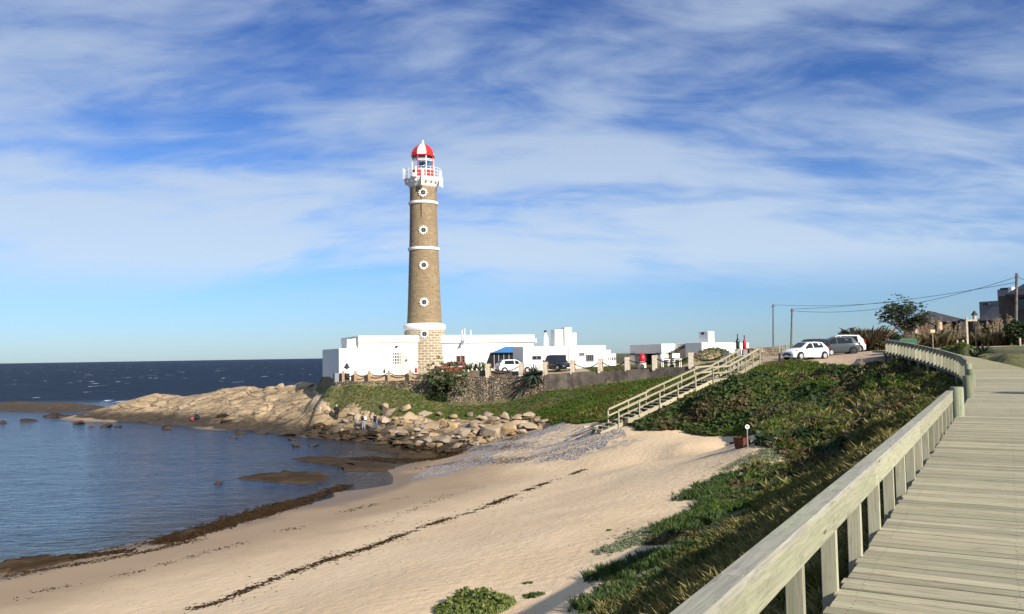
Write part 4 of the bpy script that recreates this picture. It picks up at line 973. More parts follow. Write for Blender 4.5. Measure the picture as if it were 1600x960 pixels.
# glazed lean-to with blue roof
X2 = lambda px: solveL2(px) / K
def solveL2(px):
    k = ray(px, 552)[0]; return (k * 103.6 + 8.75) / (math.cos(RZ) - k * math.sin(RZ))
Z2 = lambda px, py: (at(px, py, 103.6 + solveL2(px) * math.sin(RZ))[2] - 4.72) / K
zb, zm, zt_ = Z2(785, 574), Z2(785, 550.5), Z2(802, 542.5)
part(MB().prism([(X2(757), zb), (X2(803), zb), (X2(803), zm), (X2(766), zm)], 'y', -0.14, -0.02), 'lean_to_glazing', 'dark_pane', h2)
for px in (771, 778, 786, 794):
    part(wbox(MB(), X2(px) - .04, X2(px) + .04, -0.22, -0.15, zb, zm), 'lean_to_post', 'grey_metal', h2)
V = [(X2(766), -0.75, zm - .05), (X2(803.5), -0.75, zm - .05), (X2(803.5), -0.03, zt_), (X2(790), -0.03, zt_)]
part(MB().add(V + [(x, y, z + .07) for x, y, z in V], [(3, 2, 1, 0), (4, 5, 6, 7), (0, 1, 5, 4), (1, 2, 6, 5), (2, 3, 7, 6), (3, 0, 4, 7)]), 'lean_to_roof', 'blue_roof', h2)
# flag and masts on the roof edge
for px, y0, cat_, lab in ((722.3, 516, 'mast', 'short white mast on the roof beside the flag'), (735.6, 516, 'mast', 'short white mast on the roof east of the flag')):
    b_ = at(px, 527, 106.3); t_ = at(px, y0, 106.3)
    part(MB().tube([(0, 0, -0.3), (0, 0, t_[2] - b_[2])], 0.06, 6), 'roof_mast', 'white_paint', None, loc=tuple(b_), label=lab, cat='mast')
fb = at(726.5, 545, 103.9); ft = at(726.5, 513.5, 103.9)
fl = thing('flag', 'striped blue and white flag hanging limp from its white pole', 'flag', tuple(fb))
part(MB().tube([(0, 0, -1.8), (0, 0, ft[2] - fb[2])], 0.05, 6), 'flag_pole', 'white_paint', fl)
m_, t_, p_ = mat('flag_cloth'); uv = t_.attr('fu').outputs['Fac']
wv = t_.math('GREATER_THAN', t_.math('FRACT', t_.math('MULTIPLY', uv, 4.5)), 0.42)
t_.put(p_.inputs['Base Color'], t_.mix(wv, (0.75, 0.75, 0.75), (0.03, 0.08, 0.30))); p_.inputs['Roughness'].default_value = 0.9
V = []; fu = []
for i in range(13):
    for j in range(11):
        a, b_ = i / 12, j / 10
        V.append((-0.62 * a * (0.35 + 0.65 * b_) + 0.03, -0.10 + 0.10 * math.sin(a * 9 + b_ * 2), 1.72 - 1.25 * b_ * 0.85 - 0.55 * a * (1.0 - 0.25 * b_))); fu.append(b_)
me = npmesh('cloth', np.array(V), np.array([(i * 11 + j, i * 11 + j + 1, (i + 1) * 11 + j + 1, (i + 1) * 11 + j) for i in range(12) for j in range(10)]), 'flag_cloth')
x = me.attributes.new('fu', 'FLOAT', 'POINT'); x.data.foreach_set('value', np.array(fu, np.float32)); ob('cloth', me, fl)

# white house with chimneys
def solveL(px, o, ang):
    """distance along a wall from o (x,y) in direction ang at which it crosses image column px"""
    k = ray(px, 552)[0]; return (k * o[1] - o[0]) / (math.cos(ang) - k * math.sin(ang))
R3 = math.radians(20); o3 = (at(817.5, 550, 94)[0], 94.0)
Lx = lambda px: solveL(px, o3, R3)
h3 = thing('white_house', 'low white house with four roof chimneys behind the terrace pillars', 'house', (o3[0], o3[1], HZ), R3)
part(wbox(MB(), 0, Lx(888), 0, 3.4, -0.2, 9.47 - HZ), 'wall', 'white_wall', h3, bevel=0.03)
part(wbox(MB(), Lx(888), Lx(946), -0.15, 7, -0.2, 9.5 - HZ), 'wall', 'white_wall', h3, bevel=0.03)
part(wbox(MB(), Lx(946), Lx(955), 0.1, 6, -0.2, 8.95 - HZ), 'side_wall', 'white_wall', h3)
part(wbox(MB(), Lx(955), Lx(963.5), 0.2, 5, -0.2, 8.5 - HZ), 'garden_wall', 'white_wall', h3)
for x in np.linspace(Lx(936), Lx(961), 8):
    part(wbox(MB(), x, x + 0.12, 0.05, 0.22, 7.75 - HZ, 8.1 - HZ), 'wall_slot', 'house_grey', h3)
def zpx(py, Y, px=870): return at(px, py, Y)[2] - HZ
for a, b_, y0, y1, c_, r_ in ((870.5, 884.5, 554.5, 563.5, 2, 1), (831, 845.5, 555.5, 562, 2, 1), (904, 912, 552, 557, 2, 2), (914, 926.5, 555, 566, 4, 1)):
    window(h3, Lx(a), Lx(b_), zpx(y1, 95.5), zpx(y0, 95.5), (-0.03 if a < 888 else -0.18), c_, r_)
CH = 9.35 - HZ
c1 = part(MB().lathe([(0.34, CH), (0.34, CH + .9), (0.30, CH + 1.2), (0.16, CH + 1.55), (0.13, CH + 1.75)], 14), 'chimney', 'white_wall', h3, True, loc=((Lx(860.5)), 1.5, 0))
part(MB().lathe([(0.12, CH + 1.7), (0.16, CH + 1.75), (0.16, CH + 1.95), (0.05, CH + 2.0)], 10), 'chimney_pot', 'dark_metal', c1)
for a, b_, y0 in ((874, 887, 515), (889.5, 901, 512), (901.5, 908, 520.5)):
    x0, x1 = Lx(a), Lx(b_); zt = zpx(y0, 97)
    c_ = part(wbox(MB(), x0, x1, 1.2, 2.4 - 0.3 * (b_ > 901), CH, zt), 'chimney', 'white_wall', h3, bevel=0.02)
    part(wbox(MB(), x0 + .25, x1 - .25, 1.5, 1.9, zt, zt + 0.06), 'flue', 'dark_metal', c_)

# chimney house further right: long shaded front running towards the beach, short sunlit end
R4 = math.atan2(-0.82, 0.57); o4 = (at(984, 550, 100)[0], 100.0)
L4 = lambda px: solveL(px, o4, R4)
h4 = thing('porch_house', 'long low white house with open porch, stone steps and square chimney', 'house', (o4[0], o4[1], HZ), R4)
E4 = L4(1098); top4 = 9.55 - HZ
part(wbox(MB(), 0, E4, 2.2, 5, -0.3, top4), 'wall', 'white_wall', h4, bevel=0.02)
part(wbox(MB(), 0, L4(1034), 0.0, 2.2, 8.45 - HZ, top4 - .01), 'porch_roof', 'white_wall', h4, bevel=0.02)
for a, b_ in ((984.5, 991), (1024, 1033)):
    part(wbox(MB(), L4(a), L4(b_), 0.05, 2.2, -0.3, 8.45 - HZ), 'porch_pier', 'white_wall', h4)
    part(wbox(MB(), L4(a) + .3, L4(a) + .8, -0.25, 0.05, 8.3 - HZ, 8.5 - HZ), 'beam_end', 'dark_metal', h4)
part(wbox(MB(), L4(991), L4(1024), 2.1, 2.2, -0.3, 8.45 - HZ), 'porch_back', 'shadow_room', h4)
part(wbox(MB(), L4(1072), E4, -0.1, 2.2, -0.3, top4 + .02), 'wing_wall', 'white_wall', h4, bevel=0.02)
sx0, sx1 = L4(1036), L4(1071)
part(MB().prism([(sx0, -0.3), (sx1, -0.3), (sx1, top4 - 0.35), (sx0, 8.25 - HZ)], 'y', 0.6, 2.19), 'stair_flank', 'ochre_stone', h4)
for k in range(9):
    x0 = sx0 + (sx1 - sx0) * k / 9; z = 8.4 - HZ + (top4 - 8.3 + HZ) * k / 9
    part(wbox(MB(), x0, x0 + (sx1 - sx0) / 9 + .05, 0.45, 2.18, z - 0.12 + .03, z + .03), 'step', 'house_brown', h4)
x0 = L4(1098)
part(wbox(MB(), E4 - 2.6, E4 + .02, 5.0, 7.6, -0.3, top4 - .05), 'end_wall', 'white_wall', h4)
zt = at(1118, 517, 89.5)[2] - HZ
ch = part(wbox(MB(), E4 - 1.35, E4 - .02, 0.95, 1.95, top4, zt), 'chimney', 'white_wall', h4, bevel=0.02, loc=(0, 0, 0))
part(wbox(MB(), E4 - 1.0, E4 - .6, 0.93, 0.96, zt - .35, zt - .1), 'flue', 'dark_metal', ch)

# ------------------------------------------------------------------ terrace retaining wall, pillars, ropes
def wall_strip(name, label, i0, i1, matn, th=0.55, up=0.0):
    pts = WALL[i0:i1 + 1]; b = MB(); P = []
    for i in range(len(pts) - 1):
        for k in range(6):
            P.append(pts[i] + (pts[i + 1] - pts[i]) * k / 6)
    P.append(pts[-1]); P = [np.array(p) for p in P]; V = []
    for i, p in enumerate(P):
        d = P[min(i + 1, len(P) - 1)] - P[max(i - 1, 0)]; n = np.array([-d[1], d[0]]) / np.hypot(d[0], d[1])
        g = min(ground(p[0], p[1] - 1.0), ground(p[0], p[1] - 0.4), p[2] - .5) - 0.8
        w = random.gauss(0, 0.03)
        V += [(p[0] - n[0] * .12, p[1] - n[1] * .12 + w, g), (p[0], p[1] + w, p[2] + up + random.gauss(0, .03)), (p[0] + n[0] * th, p[1] + n[1] * th, p[2] + up + random.gauss(0, .03)), (p[0] + n[0] * th, p[1] + n[1] * th, g)]
    F = []
    for i in range(len(P) - 1):
        F += [(4 * i + a, 4 * i + (a + 1) % 4, 4 * i + 4 + (a + 1) % 4, 4 * i + 4 + a) for a in range(4)]
    F += [(0, 1, 2, 3), tuple(4 * (len(P) - 1) + a for a in (3, 2, 1, 0))]
    b.add(V, F)
    return ob(name, b.mesh(name, matn), label=label, cat='wall')
wall_strip('retaining_wall', 'rubble stone retaining wall below the lighthouse terrace', 0, 7, 'rubble')
wall_strip('retaining_wall', 'dark stained concrete wall under the white pillars', 7, 13, 'concrete')
cop = [at(735, 580, 90.8), at(763, 581.5, 89.9), at(800, 583, 88.4), at(850, 584, 86.4)]
b = MB()
for i in range(3):
    a_, c_ = cop[i], cop[i + 1]; d = np.hypot(*(c_ - a_)[:2]); mm = (a_ + c_) / 2
    b.box((mm[0], mm[1] + .45, mm[2] - 0.35), (d + .05, 0.35, 0.95), math.atan2(c_[1] - a_[1], c_[0] - a_[0]))
ob('garden_wall', b.mesh('garden_wall', 'concrete'), label='grey plastered low wall above the rubble wall by the spiky plants', cat='wall')
PIL = [(535.6, 597, 580, 95.4), (554.6, 596.5, 580, 95.1), (576.5, 596, 579.5, 94.7), (607, 595.5, 579, 94.3), (640.6, 595, 578.5, 93.4), (673, 594, 577, 92.4)]
PIR = [(763, 588, 568.5, 89.6), (815, 587.5, 566.5, 87.6), (852.5, 585.5, 565.5, 86.0), (895.5, 582, 563, 84.2), (939, 580.5, 560.5, 82.4), (981.5, 577.5, 558, 80.6), (1024.5, 576, 555.3, 78.8), (1081.5, 573, 550.8, 76.2), (1137, 565, 548, 73.6)]
tops = []
ORD = ['first', 'second', 'third', 'fourth', 'fifth', 'sixth', 'seventh', 'eighth', 'ninth']
for kk, (px, yb, yt, Y) in enumerate(PIL + PIR):
    a_ = at(px, yb, Y); t_ = at(px, yt, Y); hgt = t_[2] - a_[2]; left = px < 700
    wdt = 0.3 if left else 0.46
    if left:
        P_ = thing('terrace_pillar', f'slim brown brick pillar, {ORD[kk]} from the garden lantern corner', 'pillar', (a_[0], a_[1] + .28, a_[2]), 0.12, 'slim terrace pillars')
        part(MB().box((0, 0, hgt / 2 - .15), (wdt, 0.34, hgt + .3)), 'shaft', 'pillar_brick', P_, bevel=0.02)
    else:
        P_ = thing('terrace_pillar', f'whitewashed square stone pillar, {ORD[14 - kk]} from the beach stairs', 'pillar', (a_[0], a_[1] + .30, a_[2]), -0.42, 'whitewashed terrace pillars')
        part(MB().box((0, 0, hgt / 2 - .15), (wdt, 0.5, hgt + .3)), 'shaft', 'pillar_brick', P_, bevel=0.03)
        part(MB().box((-0.0, -0.27, hgt / 2 - .12), (wdt - .02, 0.05, hgt + .16)), 'whitewashed_face', 'pillar_white', P_, bevel=0.012)
    tops.append((a_[0], a_[1] + .28, a_[2] + hgt * 0.82))
for i in range(len(tops) - 1):
    if i == 5 or i in (7,): continue
    a_, c_ = np.array(tops[i]), np.array(tops[i + 1]); L = np.linalg.norm(c_ - a_)
    sag = 0.42 if L < 3 else 0.62
    pts = [tuple(a_ + (c_ - a_) * t + np.array([0, 0, -sag * 4 * t * (1 - t)]) - a_) for t in np.linspace(0, 1, 15)]
    r_ = MB().tube(pts, 0.055, 6)
    ob('rope', r_.mesh('rope', 'rope', True), loc=tuple(a_), label=f'dark rope in the {ORD[i]} bay of slim brick pillars from the lantern corner' if i < 5 else f'dark rope in the {ORD[13 - i]} bay of whitewashed pillars from the beach stairs', cat='rope', group='ropes between slim pillars' if i < 5 else 'ropes between whitewashed pillars')
# low ochre parapet behind the slim pillars
a_, c_ = at(548, 592, 95.8), at(672, 590, 93.2); d = np.hypot(*(c_ - a_)[:2]); mm = (a_ + c_) / 2
ob('terrace_parapet', MB().box((0, 0, 0), (d, 0.25, 0.75)).mesh('terrace_parapet', 'terrace_ochre'), loc=(mm[0], mm[1] + .35, mm[2] - .02), rz=math.atan2(c_[1] - a_[1], c_[0] - a_[0]), label='low ochre parapet behind the slim roped pillars', cat='parapet')
a_ = at(528, 590, 96.6)
ob('stone_block', MB().box((0, 0, -.2), (1.0, 1.1, 1.4), top=0.95).mesh('stone_block', 'house_grey', bevel=.04), loc=tuple(a_), rz=RZ, label='squat grey block at the corner of the white end wall', cat='block')
# lantern on the terrace corner
a_ = at(542, 595, 96.2)
ln = thing('garden_lantern', 'black hooded lantern on a white stem at the terrace corner', 'lantern', tuple(a_))
part(MB().lathe([(0.34, 0), (0.34, .75), (0.25, .85)], 10), 'base', 'dark_metal', ln)
part(MB().lathe([(0.2, .85), (0.16, 1.2), (0.18, 1.45)], 10), 'stem', 'white_paint', ln, True)
part(MB().lathe([(0.36, 1.42), (0.36, 1.5), (0.16, 1.85), (0.16, 1.95), (0.05, 2.0)], 10), 'hood', 'dark_metal', ln)

def bottle(loc, h, r, matn, label, neck='dark_metal', base=None):
    o = thing('bottle_sculpture', label, 'sculpture', loc)
    part(MB().lathe([(r * .9, 0), (r, .05 * h), (r, .5 * h), (r * .8, .6 * h), (r * .38, .7 * h), (r * .3, .72 * h)], 16), 'body', matn, o, True)
    part(MB().lathe([(r * .30, .72 * h), (r * .26, .95 * h), (r * .34, .96 * h), (r * .34, h), (r * .1, h + .02)], 12), 'neck', neck, o, True)
    if base: part(MB().box((0, 0, -.25), (r * 2.4, r * 2.4, .5)), 'plinth', base, o, bevel=.03)
    return o
def bt(px, yb, yt, Y, w, matn, label, **k):
    a_ = at(px, yb, Y); bottle(tuple(a_), (yb - yt) * mpp(Y), w * mpp(Y) / 2, matn, label, **k)
bt(1153, 545.5, 522.5, 72.5, 6, 'green_glass', 'giant dark green bottle sculpture at the top of the stairs', base='house_grey')
bt(1163.5, 546.5, 524.5, 72.2, 6, 'bottle_red', 'giant red bottle sculpture with dark neck at the top of the stairs', base='house_grey')
bt(600.5, 583.8, 574.5, 95.0, 3.5, 'dark_metal', 'small black bottle shape standing on the ochre terrace parapet')
bt(650, 583, 571, 94.6, 4.5, 'bottle_red', 'small red bottle shape beside the stone base of the lighthouse', neck='bottle_red')
a_ = at(1003.5, 571, 81)
o = thing('navigation_buoy', 'red bell shaped buoy on a pale foot in front of the porch', 'buoy', tuple(a_))
part(MB().lathe([(0.42, -.5), (0.36, .35)], 14), 'foot', 'buoy_white', o); part(MB().lathe([(0.34, .33), (0.36, .5), (0.30, .9), (0.16, 1.15), (0.06, 1.2)], 14), 'bell', 'bottle_red', o, True)
for px, y in ((1040, 569), (1058, 568)):
    a_ = at(px, y, 80)
    o = thing('garden_bench', 'white garden bench frame near the dark green cone' if px == 1040 else 'white garden chair frame beside the dark green cone', 'bench', tuple(a_), 0.3)
    part(MB().box((0, 0, 0.42), (0.8, 0.4, 0.06)), 'seat', 'white_paint', o)
    part(MB().box((0, 0.19, 0.75), (0.8, 0.05, 0.4)), 'backrest', 'white_paint', o)
    for x in (-.34, .34):
        for y_ in (-.15, .15): part(MB().box((x, y_, 0.0), (0.06, 0.06, 0.82)), 'leg', 'white_paint', o)

# ------------------------------------------------------------------ beach stairs
A0s = at(938, 676, 57); A1s = at(1030, 633, 58.6); A2s = at(1113, 594, 60.8); A3s = at(1140, 591, 62.5); A4s = at(1186, 563, 67.5)
st = thing('beach_stairs', 'pale wooden stairs with handrails climbing from the beach to the parking', 'stairs', tuple(A0s))
def Ls(p): return np.array(p) - A0s
ST = [A0s, A1s, A2s, A3s, A4s]
Wd = 1.45
def seg_frame(a, b):
    d = (b - a); h_ = np.array([d[0], d[1]]) / np.hypot(d[0], d[1]); n = np.array([-h_[1], h_[0]])
    return d, h_, n
treads = MB().box((0, 0, 0), (0.30, Wd, 0.05)).mesh('tread', 'stair_wood', bevel=.005)
for i in range(4):
    a, b_ = ST[i], ST[i + 1]; d, h_, n = seg_frame(a, b_); rise = d[2]; L = np.hypot(d[0], d[1])
    cnt = max(2, int(round(abs(rise) / 0.185))) if i != 2 else 6
    for k in range(cnt):
        p = a + d * (k + 0.5) / cnt; c = p[:2] + n * Wd / 2
        z = a[2] + rise * (k + 1) / cnt - (0.08 if i != 2 else 0)
        ob('tread', treads, st, tuple(Ls((c[0], c[1], z))), math.atan2(h_[1], h_[0]))
    for sgn in (0, 1):
        q0 = np.array([*(a[:2] + n * Wd * sgn), a[2] - 0.12]); q1 = np.array([*(b_[:2] + n * Wd * sgn), b_[2] - 0.12])
        m_ = MB(); e0, e1 = Ls(q0), Ls(q1); hh = 0.14; tw = n * 0.03
        V = []
        for e in (e0, e1):
            for du, dz in ((-1, -hh), (1, -hh), (1, hh), (-1, hh)): V.append((e[0] + tw[0] * du, e[1] + tw[1] * du, e[2] + dz))
        m_.add(V, [(0, 1, 2, 3), (7, 6, 5, 4), (0, 1, 5, 4), (1, 2, 6, 5), (2, 3, 7, 6), (3, 0, 4, 7)])
        part(m_, 'stringer', 'stair_wood', st)
        if i == 0: s_from = 0.30
        else: s_from = 0.0
        for hz, th in ((0.92, 0.065), (0.48, 0.05)):
            r0 = e0 + (e1 - e0) * s_from; V = []
            for e in (r0, e1):
                for du, dz in ((-1.3, -th), (1.3, -th), (1.3, th), (-1.3, th)): V.append((e[0] + tw[0] * du, e[1] + tw[1] * du, e[2] + 0.12 + hz + dz))
            m_ = MB().add(V, [(0, 1, 2, 3), (7, 6, 5, 4), (0, 1, 5, 4), (1, 2, 6, 5), (2, 3, 7, 6), (3, 0, 4, 7)])
            part(m_, 'handrail', 'stair_wood', st)
        npost = max(1, int(L / 1.55))
        for k in range(npost + (1 if i == 3 else 0)):
            f = s_from + (1 - s_from) * k / npost; e = e0 + (e1 - e0) * f; e = e + np.array([*(n * 0.075 * (1 if sgn else -1)), 0])
            part(MB().box((0, 0, 0.22), (0.085, 0.085, 1.60)), 'post', 'stair_wood', st, loc=tuple(e), rz=math.atan2(h_[1], h_[0]))
# spare board pile and kerb rails beside the stairs
p = hit(998, 661, 50); part(MB().box((0, 0, 0.2), (1.9, 0.5, 0.35)), 'timber_baulk', 'stair_wood', None, bevel=.03, loc=(p[0], p[1], p[2]), rz=0.35, label='thick pale timber baulk lying under the foot of the stairs', cat='timber')
p = hit(939, 668, 50); part(MB().box((0, 0, 0.05), (3.0, 0.12, 0.12)), 'timber_kerb', 'driftwood', None, loc=(p[0], p[1] + .6, p[2]), rz=0.5, label='dark plank half buried in sand beside the stairs', cat='plank')
# parking fence
fp = [at(1187, 563, 67.6), at(1218, 559.5, 70), at(1240, 557.5, 71), at(1262, 555, 69.5)]
fc_ = thing('parking_fence', 'low post and rail fence between the stairs and the white hatchback', 'fence', tuple(fp[0]))
for i in range(2):
    a_, b_ = fp[i] - fp[0], fp[i + 1] - fp[0]
    for z in (0.95, 0.45): part(MB().tube([tuple(a_ + [0, 0, z]), tuple(b_ + [0, 0, z])], 0.05, 6), 'rail', 'pole_wood', fc_)
for i, f in ((0, 0), (0, 1), (1, .5), (1, 1.0)):
    e = fp[i] - fp[0] + (fp[i + 1] - fp[i]) * f; part(MB().box((0, 0, 0.3), (0.14, 0.14, 1.55)), 'post', 'post_wood', fc_, loc=tuple(e))

# bin and number sign at the dune foot
p = hit(1160, 699, 35)
bn = thing('litter_box', 'rusty open litter box at the foot of the dune', 'bin', tuple(p), math.radians(38))
wv = mpp(p[1]); b = MB(); wb = 17 * wv
outer = [(-1, -1), (1, -1), (1, 1), (-1, 1)]
V = [(x * wb * .48, y * wb * .45, -.08) for x, y in outer] + [(x * wb * .60, y * wb * .55, 15 * wv) for x, y in outer] + [(x * wb * .56, y * wb * .51, 15 * wv) for x, y in outer] + [(x * wb * .46, y * wb * .43, .05) for x, y in outer]
F = [(3, 2, 1, 0), (12, 13, 14, 15)]
for L_ in range(3): F += [(4 * L_ + i, 4 * L_ + (i + 1) % 4, 4 * L_ + 4 + (i + 1) % 4, 4 * L_ + 4 + i) for i in range(4)]
part(b.add(V, F), 'tub', 'rust', bn)
p = hit(1162.5, 699.5, 35)
sg = thing('number_sign', 'small white round sign on a thin post in front of the litter box', 'sign', tuple(p + np.array([0.0, -0.6, 0])))
part(MB().tube([(0, 0, -.3), (0, 0, 34 * wv)], 0.03, 6), 'pole', 'grey_metal', sg)
pl = MB(); NVs = 16; V = [(3.4 * wv * math.cos(2 * math.pi * i / NVs), -.05, 33 * wv + 3.4 * wv * math.sin(2 * math.pi * i / NVs)) for i in range(NVs)]; V += [(x, -.03, z) for x, y, z in V]
pl.add(V, [tuple(range(NVs)), tuple(range(2 * NVs - 1, NVs - 1, -1))] + [(i, (i + 1) % NVs, NVs + (i + 1) % NVs, NVs + i) for i in range(NVs)])
pp_ = part(pl, 'plate', 'white_paint', sg)
for x0 in (-1.0, 0.45): part(MB().box((x0 * wv, -.056, 33 * wv), (0.7 * wv, 0.008, 3.2 * wv)), 'digit', 'dark_metal', pp_)

# ------------------------------------------------------------------ cars
def car(name, label, loc, rz, matn, L=3.9, W=1.68, Hh=1.47, suv=False, group='cars parked on the gravel'):
    """x forward, built from cross sections along the length"""
    c = thing(name, label, 'car', loc, rz, group)
    hl = L / 2; wl = hl - 0.72; wr = -hl + 0.62; R = 0.31 if not suv else 0.35
    # stations: x, half width, sill z, shoulder z, top z, half width at top
    st_ = [(hl, .58, .34, .56, .60, .50), (hl - .06, .70, .24, .62, .72, .60), (hl - .35, .80, .20, .74, .84, .68), (hl - .95, .835, .20, .86, .97, .70), (hl - 1.05, .84, .20, .90, 1.0, .70),
           (hl - 1.75, .84, .20, .92, Hh - .06, .58), (hl - 2.0, .84, .20, .92, Hh, .57), (hl - 2.7, .84, .20, .93, Hh + .01, .57), (-hl + .55, .83, .20, .95, Hh - .04, .56), (-hl + .18, .80, .24, .95, 1.08 if not suv else 1.2, .62), (-hl + .03, .74, .30, .90, .96, .64), (-hl, .66, .36, .70, .80, .60)]
    k_ = W / 1.68; V = []; F = []
    for x, hw, zs, zsh, zt, ht in st_:
        row = [(-hw * .9, zs), (-hw, zs + .12), (-hw, zsh - .12), (-hw * .965, zsh), (-ht, zt - .04 if zt > zsh + .05 else zt), (-ht * .8, zt)]
        row = row + [(-a, b) for a, b in row[::-1]]
        V += [(x, a * k_, b) for a, b in row]
    n = 12
    for i in range(len(st_) - 1):
        F += [(i * n + a, i * n + (a + 1) % n, (i + 1) * n + (a + 1) % n, (i + 1) * n + a) for a in range(n)]
    F += [tuple(range(n)), tuple((len(st_) - 1) * n + a for a in range(n - 1, -1, -1))]
    part(MB().add(V, F), 'body', matn, c, smooth=True)
    def sec(x, f, out=0.012):
        """point on the cabin side between shoulder (f=0) and roof edge (f=1)"""
        xs = [s_[0] for s_ in st_][::-1]
        g = lambda j: float(np.interp(x, xs, [s_[j] for s_ in st_][::-1]))
        hw, zsh, zt, ht = g(1), g(3), g(4), g(5)
        y = (hw * .965 * (1 - f) + ht * f) * k_; z = zsh * (1 - f) + (zt - .04) * f
        return y + out, z + out * .4
    for sgn in (-1, 1):
        for x0a, x0b, x1a, x1b in ((hl - 1.22, hl - 1.80, hl - 2.12, hl - 2.12), (hl - 2.22, hl - 2.22, -hl + .62, -hl + .72)):
            q = []
            for x, f in ((x0a, .06), (x1a, .06), (x1b, .90), (x0b, .90)):
                y, z = sec(x, f); q.append((x, sgn * y, z))
            part(MB().add(q, [(0, 1, 2, 3)]), 'side_window', 'car_glass', c)
        for wx in (wl, wr):
            part(MB().lathe([(R + .055, -.004), (R + .055, .004)], 24), 'wheel_arch', 'tyre', c).matrix_local = Matrix.Translation((wx, sgn * (.842 * k_), R + .02)) @ Matrix.Rotation(math.pi / 2, 4, 'X')
            w = part(MB().lathe([(R * .7, -.10), (R, -.08), (R, .08), (R * .7, .10)], 24), 'wheel', 'tyre', c, smooth=True)
            w.matrix_local = Matrix.Translation((wx, sgn * (.80 * k_), R)) @ Matrix.Rotation(-sgn * math.pi / 2, 4, 'X')
            part(MB().lathe([(R * .68, .085), (R * .62, .11), (R * .25, .115), (R * .1, .125)], 16), 'hubcap', 'rim' if matn != 'car_grey' else 'dark_metal', w, smooth=True)
        part(MB().box((hl - 1.42, sgn * (.90 * k_), .98), (.12, .16, .12)), 'mirror', matn if matn != 'car_white' else 'dark_metal', c, bevel=.02)
        part(MB().add([(hl - .02, sgn * .42 * k_, .58), (hl - .36, sgn * .80 * k_, .70), (hl - .46, sgn * .79 * k_, .81), (hl - .10, sgn * .50 * k_, .70)], [(0, 1, 2, 3)]), 'headlight', 'car_glass', c).location = (.03, sgn * .012, .02)
        part(MB().box((-hl + .07, sgn * .70 * k_, .92 if not suv else 1.0), (.12, .16, .26 if not suv else .42)), 'tail_light', 'tail_red', c, bevel=.02)
        part(MB().box((hl - 1.98, sgn * (.846 * k_), .86), (.16, .02, .03)), 'door_handle', matn, c)
    y0, y1 = .60 * k_, .50 * k_
    part(MB().add([(hl - 1.08, -y0, 1.02), (hl - 1.08, y0, 1.02), (hl - 1.73, y1, Hh - .06), (hl - 1.73, -y1, Hh - .06)], [(0, 1, 2, 3)]), 'windscreen', 'car_glass', c).location = (.035, 0, .022)
    part(MB().add([(-hl + .20, -y0, 1.10), (-hl + .20, y0, 1.10), (-hl + .52, y1, Hh - .08), (-hl + .52, -y1, Hh - .08)], [(0, 1, 2, 3)]), 'rear_window', 'car_glass', c).location = (-.03, 0, .02)
    part(MB().box((hl - .02, 0, .42), (.08, 1.0 * k_, .16)), 'grille', 'tyre', c, bevel=.02)
    part(MB().box((hl + .02, 0, .56), (.03, .55 * k_, .07)), 'front_trim', 'tyre', c)
    part(MB().box((hl + .03, 0, .36), (.02, .42, .10)), 'number_plate', 'cloth_white', c)
    return c
def cp(px, py, Y): p = at(px, py, Y); return (p[0], p[1], float(ground(p[0], p[1])))
def carh(px, py): p = hit(px, py, 50, 110); return p
c0 = at(1258, 556.2, 69.6)
car('parked_car', 'white hatchback parked nose to the fence on the gravel', (c0[0], c0[1], ground(c0[0], c0[1]) - .0), math.radians(180 + 24), 'car_white')
c1_ = at(1268, 553, 72.8); car('parked_car', 'dark car hidden behind the white hatchback', (c1_[0], c1_[1], ground(c1_[0], c1_[1]) + .05), math.radians(180 + 24), 'car_dark', 4.1, 1.7, 1.52)
c2_ = at(1303, 551.5, 73.4); car('parked_car', 'dark grey hatchback with black wheels behind the white hatchback', (c2_[0], c2_[1], ground(c2_[0], c2_[1])), math.radians(180 - 8), 'car_grey', 4.1, 1.75, 1.55)
c3_ = at(1314, 549.0, 77.5); car('parked_car', 'white tall car with large red tail lights beyond the grey hatchback', (c3_[0], c3_[1], ground(c3_[0], c3_[1])), math.radians(180 - 22), 'car_white', 4.3, 1.8, 1.68, True)
c4_ = at(872.5, 579.5, 90); car('parked_car', 'black off road car on the terrace before the white house', (c4_[0], c4_[1], ground(c4_[0], c4_[1])), math.radians(-58), 'car_dark', 3.7, 1.75, 1.75, True, 'cars on the lighthouse terrace')
c5_ = at(803, 580.5, 93); car('parked_car', 'white car on the terrace beside the blue roofed lean-to', (c5_[0], c5_[1], ground(c5_[0], c5_[1])), math.radians(20), 'car_white', 4.0, 1.7, 1.5, False, 'cars on the lighthouse terrace')
c6_ = at(704, 580.5, 98.0); car('parked_car', 'reddish brown car half hidden by flowering aloe near the tower base', (c6_[0], c6_[1], ground(c6_[0], c6_[1])), math.radians(200), 'car_red', 3.9, 1.65, 1.45, False, 'cars on the lighthouse terrace')

